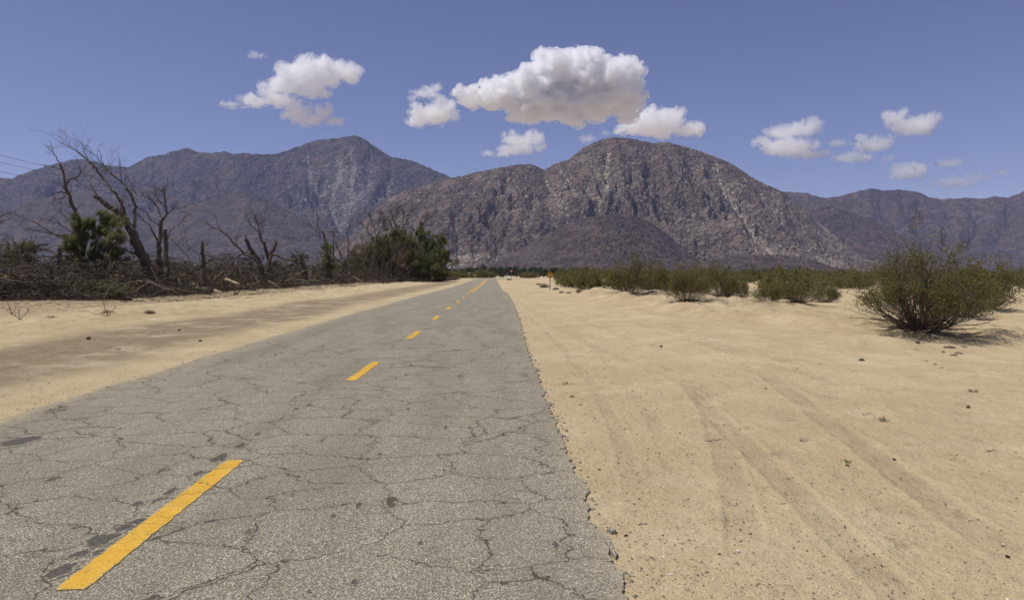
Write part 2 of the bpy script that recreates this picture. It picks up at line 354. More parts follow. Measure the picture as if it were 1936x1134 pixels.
def asphalt_nodes(t, p):
    """colour and height of the old cracked asphalt"""
    v = t.n('TexVoronoi'); t.set(v.inputs['Vector'], p); v.inputs['Scale'].default_value = 105
    s = t.n('SeparateColor'); t.set(s.inputs[0], v.outputs['Color'])
    agg = t.ramp(s.outputs[0], [(0.0, (0.17, 0.147, 0.098)), (0.35, (0.335, 0.296, 0.202)), (0.72, (0.49, 0.438, 0.310)), (0.93, (0.66, 0.60, 0.45)), (1.0, (0.85, 0.80, 0.66))])
    pit = t.map(v.outputs['Distance'], 0.42, 0.68)
    c = t.mix(t.math('MULTIPLY', pit, 0.72), agg, (0.095, 0.080, 0.062))
    lo = t.noise(p, 0.35, 4, 0.6); md = t.noise(t.scale(p, (2.2, 0.35, 1)), 0.8, 4)
    c = t.mix(t.map(lo, 0.35, 0.68, 0, 0.32), c, (0.38, 0.335, 0.255))
    c = t.mix(t.map(md, 0.42, 0.66, 0, 0.45), c, (0.20, 0.175, 0.135))
    lo2 = t.noise(p, 7.0, 4, 0.7); c = t.mix(t.map(lo2, 0.60, 0.78, 0, 0.5), c, (0.105, 0.092, 0.075))
    # cracks
    wv = t.n('VectorMath', operation='MULTIPLY_ADD'); t.set(wv.inputs[0], t.noise(p, 2.3, 4, 0.6, col=True)); wv.inputs[1].default_value = (0.55, 0.42, 0); t.set(wv.inputs[2], p)
    wv2 = t.n('VectorMath', operation='MULTIPLY_ADD'); t.set(wv2.inputs[0], t.noise(p, 13, 3, 0.6, col=True)); wv2.inputs[1].default_value = (0.075, 0.06, 0); t.set(wv2.inputs[2], wv.outputs[0])
    q = t.scale(wv2.outputs[0], (0.80, 1.0, 0.0))
    e = t.vor(q, 1.55, 'DISTANCE_TO_EDGE', 'Distance', 0.95)
    wn = t.noise(p, 2.1, 3); wd = t.map(wn, 0.30, 0.58, 0.0036, 0.0072)
    cr = t.math('LESS_THAN', e, wd)
    e2 = t.vor(t.scale(wv2.outputs[0], (0.85, 1.35, 0)), 3.0, 'DISTANCE_TO_EDGE', 'Distance', 1.0)
    wd2 = t.map(t.noise(t.vmath('ADD', p, (7, 3, 0)), 1.6, 3), 0.46, 0.64, -0.001, 0.0048)
    cr2 = t.math('LESS_THAN', e2, wd2)
    crk = t.math('MAXIMUM', cr, cr2)
    c = t.mix(t.math('MULTIPLY', crk, 0.8), c, (0.05, 0.04, 0.03))
    # edges of the cracks slightly worn
    c = t.mix(t.math('MULTIPLY', t.map(e, 0.0, 0.05, 1, 0), 0.22), c, (0.13, 0.11, 0.09))
    h = t.math('ADD', t.math('MULTIPLY', s.outputs[1], 0.55), t.math('MULTIPLY', pit, -0.8))
    h = t.math('ADD', h, t.math('MULTIPLY', crk, -2.2)); h = t.math('ADD', h, t.math('MULTIPLY', lo2, 1.0))
    return c, h

def mat_asphalt():
    t = NT('asphalt'); p = t.obj(); c, h = asphalt_nodes(t, p)
    sand = t.math('MULTIPLY', t.attr('dusty'), t.map(t.noise(p, 6, 6, 0.75), 0.38, 0.62))
    c = t.mix(sand, c, (0.47, 0.37, 0.24))
    c = t.mix(t.attr('rut'), c, (0.165, 0.147, 0.124))
    return t.done(t.bsdf(c, 0.92, t.bump(h, 0.8, 0.005), 0.15))

def build_road():
    ys = [0.5]
    while ys[-1] < 186: ys.append(ys[-1] + max(0.012, ys[-1] * 0.0022))
    ys = np.array(ys); l = road_l(ys); r = road_r(ys)
    n1 = perlin(ys * 5.2, ys * 0 + 20.0); r = r + 0.055 * perlin(ys * 1.7, ys * 0 + 11) - 0.09 * np.clip(n1 - 0.3, 0, 1) - 0.06 * (perlin(ys * 13, ys * 0 + 2) > 0.48) + 0.022 * perlin(ys * 17, ys * 0 + 4) + 0.012 * perlin(ys * 40, ys * 0 + 6)
    u = np.array([0, 0.015, 0.05, 0.1, 0.18, 0.28, 0.38, 0.5, 0.62, 0.74, 0.85, 0.93, 0.975, 1.0])
    X = l[:, None] + (r - l)[:, None] * u[None, :]; Y = np.repeat(ys[:, None], len(u), 1)
    Z = 0.0 * X + 0.004 * perlin(Y * 0.7, Y * 0); Z[:, -1] -= 0.006; Z[:, 0] = -0.003
    # skirt down at both sides
    X = np.concatenate([X[:, :1] - 0.01, X, X[:, -1:] + 0.006], 1); Y = np.concatenate([Y[:, :1], Y, Y[:, -1:]], 1); Z = np.concatenate([Z[:, :1] * 0 - 0.09, Z, Z[:, :1] * 0 - 0.09], 1)
    me = mesh_np('road', np.stack([X, Y, Z], -1).reshape(-1, 3), quads=grid_quads(*X.shape), mats=[mat_asphalt()], smooth=False)
    d = np.minimum(X - l[:, None], 99)
    du = np.exp(-np.clip(X - l[:, None], 0, 9) / 0.16) * 0.85 + 0.5 * np.exp(-np.clip(r[:, None] - X, 0, 9) / 0.05)
    attr(me, 'dusty', np.clip(du, 0, 1)); attr(me, 'rut', 0.0 * X)
    road = tag(link('road', me), 'old cracked grey asphalt road running straight towards the mountains', kind='structure')
    # cross road
    xs = np.concatenate([np.linspace(-260, -30, 40), np.linspace(-29, 30, 60), np.linspace(31, 260, 40)])
    yy = np.array([184.0, 185, 189, 193, 198, 202.5]); X, Y = np.meshgrid(xs, yy, indexing='ij')
    Y = Y + 0.5 * perlin(X * 0.1, Y * 0) - 3.5 * np.exp(-((X + 9) / 7) ** 2) * (Y < 186); Z = X * 0 + 0.01; Z[:, 0] = -0.005
    me2 = mesh_np('cross_road', np.stack([X, Y, Z], -1).reshape(-1, 3), quads=grid_quads(*X.shape)[:, ::-1], mats=[me.materials[0]], smooth=True)
    attr(me2, 'dusty', 0.0 * X); attr(me2, 'rut', 0.0 * X)
    tag(link('cross_road', me2), 'grey paved cross road at the far junction', kind='structure')
    return road

def mat_paint():
    t = NT('yellow_road_paint'); p = t.obj(); ca, h = asphalt_nodes(t, p)
    g = t.noise(p, 60, 5, 0.75); g2 = t.noise(p, 5, 5, 0.7)
    yel = t.mix(t.map(g2, 0.3, 0.7), (0.66, 0.36, 0.035), (0.80, 0.48, 0.070))
    yel = t.mix(t.map(g, 0.50, 0.75, 0, 0.5), yel, (0.40, 0.24, 0.05)); yel = t.mix(t.map(t.noise(p, 2.2, 4, 0.6), 0.45, 0.65, 0, 0.35), yel, (0.42, 0.27, 0.08))
    yel = t.mix(t.map(h, -0.3, -0.05, 0.75, 0), yel, (0.10, 0.075, 0.03))
    worn = t.math('ADD', t.attr('edge'), t.math('MULTIPLY', t.math('SUBTRACT', g, 0.5), 2.1))
    worn = t.math('ADD', worn, t.math('MULTIPLY', t.math('SUBTRACT', g2, 0.5), 0.5))
    bare = t.map(worn, 0.42, 0.60)
    c = t.mix(bare, yel, ca)
    return t.done(t.bsdf(c, 0.8, t.bump(h, 0.6, 0.004), 0.2))

def center_x(y): return np.interp(y, [0, 3.8, 6.5, 11, 20, 30, 41, 62, 80, 100, 120, 165], [-2.17, -2.175, -2.24, -2.15, -2.06, -2.05, -1.97, -1.86, -1.63, -1.58, -1.55, -1.45])
def marking(y0, y1, w=0.16, off=0.0, road=None, m=None, label=None):
    n = max(8, int((y1 - y0) / max(0.03, y0 * 0.006))); ys = np.linspace(y0, y1, n)
    u = np.linspace(-1, 1, 9); c = center_x(ys) + off
    jl = 0.010 * perlin(ys * 9, ys * 0 + off + y0); jr = 0.010 * perlin(ys * 11, ys * 0 + 5 + y0)
    X = c[:, None] + u[None, :] * w / 2; X[:, 0] += jl - 0.004; X[:, -1] += jr + 0.004; Y = np.repeat(ys[:, None], 9, 1)
    Y = Y + 0.02 * perlin(X * 20, Y * 0 + y0) * ((Y == ys[0]) | (Y == ys[-1]))
    me = mesh_np('lane_marking', np.stack([X, Y, X * 0 + 0.0045 + 0.004 * perlin(Y * 0.7, Y * 0)], -1).reshape(-1, 3), quads=grid_quads(*X.shape), mats=[m])
    ed = np.abs(u)[None, :] ** 4 * 0.50 + 0 * X; l = y1 - y0
    ed += 0.35 * np.exp(-(Y - y0) / 0.05) + 0.45 * np.exp(-(y1 - Y) / 0.10)
    attr(me, 'edge', ed)
    o = link('lane_marking', me, road)
    if label: o['label'] = label
    return o

def build_markings(road):
    m = mat_paint()
    ends = [(3.80, 6.45), (11.15, 13.5), (18.15, 20.6), (25.4, 27.9), (32.9, 35.3), (40.2, 42.6), (47.4, 49.8), (54.6, 57.0)]
    for i, (a, b) in enumerate(ends): marking(a, b, 0.155 if i < 2 else 0.17, 0, road, m, 'worn yellow dash nearest the camera' if i == 0 else None)
    marking(61.5, 182, 0.14, -0.14, road, m, 'thin double yellow line, left stripe, near the junction')
    marking(60.5, 182, 0.14, 0.14, road, m, 'thin double yellow line, right stripe, near the junction')
    # tar blots on the asphalt: px, py, half width px, half height px
    t = NT('tar'); p = t.obj()
    ca, h = asphalt_nodes(t, p); ns = t.noise(p, 75, 4, 0.8)
    c = t.mix(t.map(t.noise(p, 40, 4), 0.35, 0.7), (0.085, 0.075, 0.062), (0.150, 0.132, 0.105))
    c = t.mix(t.map(t.math('ADD', t.attr('rim'), t.math('MULTIPLY', t.math('SUBTRACT', ns, 0.5), 2.2)), 0.48, 0.66), c, ca)
    tar = t.done(t.bsdf(c, 0.85, t.bump(h, 0.7, 0.004), 0.15))
    rng = np.random.RandomState(5)
    blots = [(414, 865, 17, 8), (375, 894, 11, 5), (322, 929, 13, 7), (298, 945, 10, 5), (259, 953, 16, 4), (455, 842, 12, 5), (486, 820, 8, 4), (560, 773, 7, 3), (584, 766, 9, 3),
             (195, 1020, 33, 14), (150, 1047, 22, 7), (112, 1080, 30, 14), (235, 998, 20, 8), (262, 985, 18, 6), (185, 1043, 14, 5), (718, 858, 8, 3.2), (678, 955, 11, 6), (742, 956, 12, 6),
             (40, 834, 42, 9), (795, 1026, 8, 4), (670, 1100, 12, 6), (1050, 1030, 10, 8), (843, 808, 6, 3), (772, 773, 6, 2.5), (840, 888, 6, 2.5), (533, 790, 5, 2.5), (630, 975, 9, 5), (100, 905, 12, 5), (290, 1130, 18, 7)]
    for px, py, hw, hh in blots:
        c0 = G(px, py); k_ = 1.0 if px < 480 else 0.8; hw, hh = hw * k_, hh * k_; a = hw / (py - HY) * CAMH; b = abs(G(px, py - hh)[1] - G(px, py + hh)[1]) / 2
        n = 22; an = np.arange(n) * 2 * math.pi / n; rad = 1 + 0.38 * perlin(np.cos(an) * 1.6 + px, np.sin(an) * 1.6 + py) + 0.16 * perlin(np.cos(an) * 5 + px, np.sin(an) * 5 + py)
        sh = 0.75 if px < 300 else 0.2                                        # blots smeared along the driving direction
        x = c0[0] + rad * (a * np.cos(an)) * 0.62 + 0 * an; y = c0[1] + rad * b * np.sin(an)
        if px < 300: x = x + (y - c0[1]) * 0.10
        zz = lambda x, y: 0.0030 + 0.004 * perlin(y * 0.7, y * 0)
        rings = [(0.02, 0.0), (0.6, 0.05), (0.9, 0.30), (1.1, 0.75), (1.35, 1.5)]
        v = np.concatenate([np.stack([c0[0] + (x - c0[0]) * k, c0[1] + (y - c0[1]) * k, zz(c0[0] + (x - c0[0]) * k, c0[1] + (y - c0[1]) * k)], 1) for k, _ in rings])
        q = [(r * n + i, r * n + (i + 1) % n, (r + 1) * n + (i + 1) % n, (r + 1) * n + i) for r in range(4) for i in range(n)]
        me = mesh_np('tar_blot', v, quads=[a_[::-1] for a_ in q], mats=[tar]); attr(me, 'rim', np.repeat([w_ for _, w_ in rings], n)); link('tar_blot', me, road)

# ------------------------------------------------------------------ mountains
def mat_mountain(name, pale, mid, dark, scale=1.0, speck=0.5, red=(0.21, 0.150, 0.125)):
    t = NT(name); p = t.obj(); s = 1.0 / scale
    n1 = t.noise(p, 0.0045 * s, 6, 0.62); n2 = t.noise(p, 0.022 * s, 6, 0.65, 0.4); n3 = t.noise(p, 0.09 * s, 4, 0.7)
    v = t.n('TexVoronoi'); t.set(v.inputs['Vector'], t.vmath('ADD', p, t.scale(t.noise(p, 0.03 * s, 4, col=True), (24, 24, 24)))); v.inputs['Scale'].default_value = 0.085 * s
    sc = t.n('SeparateColor'); t.set(sc.inputs[0], v.outputs['Color'])
    c = t.mix(t.map(n1, 0.38, 0.62), mid, red)
    c = t.mix(t.map(n2, 0.45, 0.54, 0, 0.85), c, dark)
    pa = t.math('ADD', t.attr('pale'), t.math('MULTIPLY', t.math('SUBTRACT', n2, 0.5), 1.5))
    pa = t.math('ADD', pa, t.math('MULTIPLY', t.math('SUBTRACT', n3, 0.5), 1.1))
    c = t.mix(t.map(pa, 0.25, 0.75, 0, 0.85), c, pale)
    rock = t.math('MULTIPLY', t.map(v.outputs['Distance'], 0.25, 0.55, 1, 0), t.map(t.math('ADD', sc.outputs[0], t.math('MULTIPLY', pa, 0.9)), 0.95, 1.25))
    c = t.mix(t.math('MULTIPLY', rock, speck), c, tuple(min(1, x * 1.45) for x in pale))
    pm = t.map(t.noise(p, 0.007 * s, 4, 0.6), 0.36, 0.62, 0.25, 1.0); n4 = t.noise(p, 0.16 * s, 3, 0.7); n5 = t.noise(t.vmath('ADD', p, (90, 40, 10)), 0.12 * s, 3, 0.7)
    c = t.mix(t.math('MULTIPLY', t.map(n4, 0.50, 0.62), t.math('MULTIPLY', pm, 0.75)), c, tuple(x * 0.6 for x in dark))
    c = t.mix(t.math('MULTIPLY', t.map(t.math('ADD', n5, t.math('MULTIPLY', pa, 0.10)), 0.56, 0.68), t.math('MULTIPLY', pm, 0.75)), c, pale)
    h = t.math('ADD', t.math('MULTIPLY', n3, 0.9), t.math('MULTIPLY', v.outputs['Distance'], -0.55))
    h = t.math('ADD', h, t.math('MULTIPLY', n2, 2.0))
    return t.done(t.bsdf(c, 0.95, t.bump(h, 1.0, 22.0 * scale), 0.05))

def mountain(name, prof, D, y0, base, ncol, nrow, m, seed, spur=260.0, carve=0.17, rough=1.0, foot=1.25, pales=(), label='', meander=0.05, back=0.25, valleys=(), chutes=()):
    prof = np.array(prof, dtype=float)
    px = np.linspace(prof[0, 0], prof[-1, 0], ncol)
    # smooth-ish interpolation plus small crags on the skyline
    py = np.interp(px, prof[:, 0], prof[:, 1])
    k = np.hanning(max(5, int(ncol * 9 / (px[-1] - px[0])) | 1)); k /= k.sum(); pad = len(k) // 2
    py = np.convolve(np.pad(py, pad, mode='edge'), k, 'valid')
    py = py + rough * (0.9 * fbm(px * 0.09 + seed, px * 0 + seed, 4) + 0.0)
    v = np.concatenate([np.linspace(0, 1, nrow) , 1 + back * np.linspace(0.02, 1, max(6, nrow // 10))])
    PX, V = np.meshgrid(px, v, indexing='ij'); PY = np.repeat(py[:, None], len(v), 1)
    T = (PX - VX) / F
    Dm = D * (1 + meander * perlin(PX * 0.006 + seed, PX * 0 + 0.5))
    Y = y0 + (Dm - y0) * V; X = T * Y
    H = CAMH + (HY - PY) / F * Dm - base; H = np.maximum(H, 1.0)
    f = np.where(V <= 1, np.clip(V, 0, 1) ** foot, 1 - (V - 1) * 1.3)
    k_ = D / 3200; wx = X + k_ * (500 * (1 - V) * perlin(X / (1500 * k_) + seed, V * 0.8 + 2.2) + 260 * perlin(X / (330 * k_) + seed, V * 1.6) + 80 * perlin(X / (120 * k_), V * 4))
    wx = wx + 0.9 * spur * perlin(X / (spur * 3.3) + seed, Y / (spur * 2.2) + seed)
    g = 1 - ridged(wx / (spur * 1.5) + seed * 3.1, Y / (spur * 2.6) + seed, 1)
    g2 = 1 - ridged((wx + 0.8 * Y) / (spur * 0.62) + seed, (Y - 0.4 * wx) / (spur * 1.1), 2)
    g3 = 1 - ridged((wx - 0.9 * Y) / (spur * 0.34) + seed, (Y + 0.5 * wx) / (spur * 0.5), 3)
    vv = np.clip(V, 0, 1); env = (vv ** 0.7) * np.clip((1 - vv) * 3.2, 0, 1) ** 0.8
    z = H * f
    brk = 0.55 + 0.9 * np.clip(0.5 + perlin(X / (spur * 2.1) + 3, Y / (spur * 1.4) + seed), 0, 1)
    z = z - carve * H * (0.34 * g * brk + 0.42 * g2 + 0.38 * g3 + 0.30 * (1 + fbm(X / (spur * 0.8), Y / (spur * 0.8) + seed, 3))) * env
    for vx0, vx1, wd, dp in valleys:                # named ravines: px at crest, px at foot, width px, depth share
        c = vx1 + (vx0 - vx1) * V + 9 * perlin(V * 5 + seed, V * 0 + vx0); z = z - dp * H * np.exp(-((PX - c) / wd) ** 2) * np.clip(vv * 2.5, 0, 1) * np.clip((1.02 - vv) * 6, 0, 1)
    SY0 = HY - (z + base - CAMH) / Y * F; chute = np.zeros_like(X)
    for pts, wd, dep, pl_ in chutes:                # gullies running down the face, traced as photo points on the slope
        q = np.array(pts, dtype=float); best = np.full(X.shape, 1e9); side = np.zeros_like(X); wpx = PX + 6 * perlin(PX * 0.05 + seed, SY0 * 0.05) + 3 * perlin(PX * 0.15, SY0 * 0.15)
        for i in range(len(q) - 1):
            dx, dy = q[i + 1] - q[i]; l2 = dx * dx + dy * dy; u = np.clip(((wpx - q[i, 0]) * dx + (SY0 - q[i, 1]) * dy) / l2, 0, 1)
            best = np.minimum(best, np.hypot(wpx - q[i, 0] - u * dx, (SY0 - q[i, 1] - u * dy) * 0.8))
        z = z - dep * (np.exp(-best / wd) - 0.25 * np.exp(-((best - 2.1 * wd) / wd) ** 2)) * np.clip((1 - vv) * 9, 0, 1); chute = chute + pl_ * np.exp(-(best / (wd * 0.55)) ** 2)
    fe = np.clip(vv * 3, 0, 1) * np.clip((1.0 - vv) * 14 + 0.12, 0, 1)
    crag = np.clip(0.45 + 0.9 * perlin(X / 170 + seed, Y / 170), 0.12, 1.3)
    z = z + rough * fe * crag * (17 * fbm(X / 62 + seed, Y / 62, 3, 0.55) + 11 * (ridged(X / 26, Y / 26 + seed, 2) - 0.6))
    z = z + rough * fe * np.clip(crag, 0.3, 2) * 3.4 * perlin(X / 8.5, Y / 8.5)
    z = np.where(V <= 0, -8, z) + base
    me = mesh_np(name, np.stack([X, Y, z], -1).reshape(-1, 3), quads=grid_quads(ncol, len(v))[:, ::-1], mats=[m])
    # photo row of each vertex, for where the pale rock lies on the slope
    SY = HY - (z - CAMH) / Y * F; pl = chute
    for ax, ay, rx, ry, am in pales: pl = pl + am * np.exp(-((PX - ax) / rx) ** 2 - ((SY - ay) / ry) ** 2)
    attr(me, 'pale', pl)
    return tag(link(name, me), label, kind='structure')

def build_mountains():
    blue = mat_mountain('blue_grey_rock', (0.38, 0.345, 0.30), (0.120, 0.105, 0.098), (0.055, 0.048, 0.050), 2.0, 0.8)
    brown = mat_mountain('brown_rock', (0.56, 0.475, 0.37), (0.335, 0.272, 0.215), (0.120, 0.094, 0.085), 1.15, 1.0)
    darkr = mat_mountain('dark_rock', (0.30, 0.25, 0.205), (0.140, 0.115, 0.103), (0.078, 0.063, 0.060), 0.8, 0.5)
    redr = mat_mountain('reddish_rock', (0.26, 0.20, 0.165), (0.150, 0.106, 0.092), (0.080, 0.058, 0.056), 1.5, 0.4)
    mountain('mountain', [(-260, 300), (-150, 350), (0, 336), (20, 338), (60, 322), (130, 303), (160, 301), (200, 312), (225, 316), (245, 315), (280, 296), (310, 292), (325, 287), (352, 279), (372, 287), (400, 290), (425, 286),
              (440, 291), (458, 288), (480, 291), (520, 292), (540, 285), (570, 275), (600, 265), (640, 261), (672, 256), (690, 262), (700, 271), (720, 285), (740, 297), (780, 304), (810, 317), (830, 325),
              (856, 338), (900, 352), (1000, 400), (1090, 480)], 6500, 4300, -8, 900, 190, blue, 1.7, 430, 0.22, 1.6,
             pales=[(650, 340, 75, 60, 0.35), (600, 400, 60, 45, 0.2), (720, 380, 60, 40, 0.2), (430, 330, 120, 30, 0.05)], label='blue-grey rocky range on the left with a rounded pale-flanked summit',
             chutes=[([(642, 300), (642, 333), (629, 372), (642, 412), (635, 432)], 11, 55, 0.36), ([(700, 300), (695, 339), (662, 379), (645, 418)], 11, 50, 0.32), ([(579, 290), (589, 339), (616, 372), (635, 405)], 8, 45, 0.32), ([(520, 300), (490, 349), (464, 372)], 8, 40, 0.1),
                     ([(331, 300), (328, 349), (338, 382)], 9, 45, 0.0), ([(440, 300), (420, 340), (395, 370)], 8, 40, 0.1), ([(270, 310), (250, 350), (240, 380)], 8, 40, 0), ([(130, 315), (120, 345), (80, 370)], 8, 40, 0), ([(665, 280), (668, 330), (655, 380)], 7, 35, 0.4), ([(740, 310), (735, 350), (710, 390)], 7, 35, 0.2),
                     ([(380, 295), (385, 340), (370, 370)], 7, 35, 0), ([(550, 300), (548, 350), (560, 400)], 8, 40, 0.1)])
    mountain('mountain', [(-260, 420), (-100, 400), (0, 392), (100, 370), (170, 362), (220, 378), (270, 404), (330, 396), (400, 378), (464, 362), (500, 373), (560, 405), (640, 440), (700, 475), (760, 505)],
             4700, 3200, -8, 600, 120, mat_mountain('dusky_rock', (0.25, 0.205, 0.175), (0.140, 0.113, 0.100), (0.085, 0.070, 0.066), 1.6, 0.3), 4.4, 420, 0.13, 0.9, pales=[(480, 430, 60, 30, 0.25)], label='low dusky brown foothill in front of the left range')
    mountain('mountain', [(1400, 372), (1480, 362), (1500, 364), (1520, 364), (1560, 375), (1590, 370), (1620, 362), (1650, 356), (1665, 360), (1700, 359), (1740, 364), (1755, 372), (1780, 377), (1830, 374),
              (1860, 376), (1880, 371), (1905, 374), (1936, 362), (2000, 345), (2080, 340), (2200, 330)], 6200, 4300, -8, 640, 150, redr, 8.2, 500, 0.14, 1.2, pales=[(1630, 400, 20, 10, 0.3)], chutes=[([(1650, 360), (1668, 390), (1695, 425)], 9, 60, 0.1), ([(1740, 370), (1730, 410), (1750, 440), (1790, 465)], 10, 60, 0), ([(1830, 380), (1850, 420), (1830, 460)], 9, 55, 0), ([(1905, 380), (1910, 420), (1880, 455)], 10, 60, 0), ([(1600, 372), (1620, 400), (1610, 430)], 8, 45, 0.1),
                     ([(1780, 380), (1800, 420), (1790, 450)], 8, 45, 0), ([(1700, 365), (1712, 400), (1740, 430)], 8, 45, 0), ([(1550, 378), (1560, 400)], 7, 35, 0)], label='purple-brown range on the right, lower than the main mountain')
    mountain('mountain', [(1380, 470), (1440, 430), (1500, 398), (1540, 388), (1565, 387), (1600, 396), (1640, 412), (1680, 432), (1720, 455), (1780, 478), (1860, 495), (1960, 507)], 4300, 3100, -8, 460, 110, redr, 12.9, 260, 0.16, 0.9,
             pales=[(1570, 460, 30, 40, 0.3), (1540, 400, 30, 15, 0.25)], label='reddish brown foothill behind the right flank of the main mountain')
    mountain('mountain', [(590, 512), (640, 470), (680, 425), (700, 405), (730, 380), (760, 362), (800, 350), (850, 337), (870, 333), (900, 326), (940, 318), (975, 312), (1000, 310), (1018, 315), (1028, 320), (1045, 310),
              (1075, 302), (1090, 290), (1105, 278), (1140, 263), (1160, 259), (1190, 262), (1215, 266), (1235, 271), (1260, 268), (1290, 275), (1320, 285), (1350, 295), (1380, 308), (1400, 320), (1420, 335),
              (1450, 350), (1470, 358), (1485, 365), (1500, 381), (1530, 400), (1550, 422), (1580, 445), (1610, 468), (1640, 488), (1690, 512)], 3200, 1850, -8, 1150, 340, brown, 3.3, 210, 0.30, 1.15,
             pales=[(1350, 430, 70, 18, 0.28), (1480, 475, 80, 14, 0.42), (1560, 500, 50, 9, 0.6), (1395, 352, 22, 18, 0.45), (1060, 370, 30, 40, 0.35), (1130, 350, 22, 50, 0.3), (1410, 300, 30, 20, 0.1), (870, 490, 60, 16, 0.4),
                    (1280, 470, 40, 20, 0.3), (960, 380, 60, 50, 0.12), (1450, 400, 50, 40, 0.2), (1300, 330, 60, 40, 0.1)], label='large brown boulder-strewn mountain beyond the end of the road', meander=0.03,
             valleys=[(1028, 1095, 17, 0.09)],
             chutes=[([(1025, 318), (1040, 352), (1069, 386), (1088, 415)], 9, 46, 0.2), ([(1151, 268), (1149, 337), (1132, 381), (1120, 405)], 8, 34, 0.45), ([(1090, 300), (1098, 332), (1117, 366), (1130, 400)], 7, 30, 0.2),
                     ([(1300, 290), (1307, 322), (1317, 371), (1336, 405), (1380, 444)], 9, 38, 0.1), ([(1350, 310), (1365, 347), (1394, 386), (1414, 420), (1457, 468), (1477, 490)], 9, 40, 0.55), ([(1405, 325), (1428, 350), (1477, 400), (1525, 449), (1574, 483)], 9, 36, 0.2),
                     ([(898, 330), (880, 366), (860, 410), (865, 454), (870, 490)], 9, 30, 0.1), ([(972, 318), (943, 366), (928, 420), (943, 454), (930, 500)], 10, 34, 0.1), ([(1001, 325), (1011, 381), (991, 424), (1000, 460)], 8, 28, 0.1), ([(830, 342), (797, 381), (780, 420), (790, 470)], 8, 26, 0.1),
                     ([(1224, 275), (1229, 327), (1248, 366), (1273, 400), (1300, 440)], 9, 34, 0.1), ([(1490, 375), (1540, 425), (1590, 462), (1640, 492)], 8, 28, 0.2), ([(1180, 270), (1195, 320), (1190, 370), (1205, 400)], 7, 24, 0.1), ([(1265, 280), (1275, 330), (1300, 370)], 7, 22, 0.1),
                     ([(1340, 330), (1350, 390), (1385, 420)], 7, 24, 0.1), ([(1060, 320), (1080, 350), (1100, 385)], 6, 20, 0.3), ([(740, 385), (735, 420), (745, 470)], 7, 20, 0.1), ([(1440, 360), (1460, 400), (1500, 440)], 6, 20, 0.2)])
    mountain('mountain', [(900, 508), (950, 490), (1000, 462), (1040, 440), (1075, 425), (1100, 414), (1130, 408), (1170, 404), (1195, 406), (1220, 415), (1250, 434), (1280, 458), (1310, 482), (1350, 508)],
             2150, 1650, -8, 480, 120, darkr, 6.6, 120, 0.12, 0.55, foot=0.9, pales=[(1110, 430, 50, 10, 0.25), (1000, 480, 40, 20, 0.3)], label='dark rounded hill at the foot of the main mountain')
    mountain('mountain', [(1290, 511), (1340, 493), (1380, 483), (1440, 481), (1480, 484), (1500, 484), (1540, 494), (1580, 506), (1630, 515)], 1850, 1450, -8, 340, 70, darkr, 9.9, 110, 0.10, 0.4, foot=0.8,
             label='long low dark hill right of the rounded hill')
# ------------------------------------------------------------------ clouds: closed billowing bodies filled with an even scattering volume
def mat_cloud(dens, sz):
    out = []
    for core in (True, False):                              # dense heart, and a ragged veil round it
        m = bpy.data.materials.new('cloud_core' if core else 'cloud_veil'); m.use_nodes = True; t = m.node_tree; t.nodes.clear()
        o = t.nodes.new('ShaderNodeOutputMaterial'); v = t.nodes.new('ShaderNodeVolumePrincipled')
        v.inputs['Color'].default_value = (1, 1, 1, 1); v.inputs['Anisotropy'].default_value = 0.45; v.inputs['Density'].default_value = dens * 0.9
        if not core:
            tc = t.nodes.new('ShaderNodeTexCoord'); n = t.nodes.new('ShaderNodeTexNoise'); n.inputs['Scale'].default_value = 1.0 / (95 * sz); n.inputs['Detail'].default_value = 5; n.inputs['Roughness'].default_value = 0.66
            mr = t.nodes.new('ShaderNodeMapRange'); mr.inputs['From Min'].default_value = 0.46; mr.inputs['From Max'].default_value = 0.66; mr.inputs['To Min'].default_value = 0.0; mr.inputs['To Max'].default_value = dens * 1.3
            t.links.new(tc.outputs['Object'], n.inputs['Vector']); t.links.new(n.outputs['Fac'], mr.inputs['Value']); t.links.new(mr.outputs[0], v.inputs['Density'])
        t.links.new(v.outputs[0], o.inputs['Volume']); out.append(m)
    return out
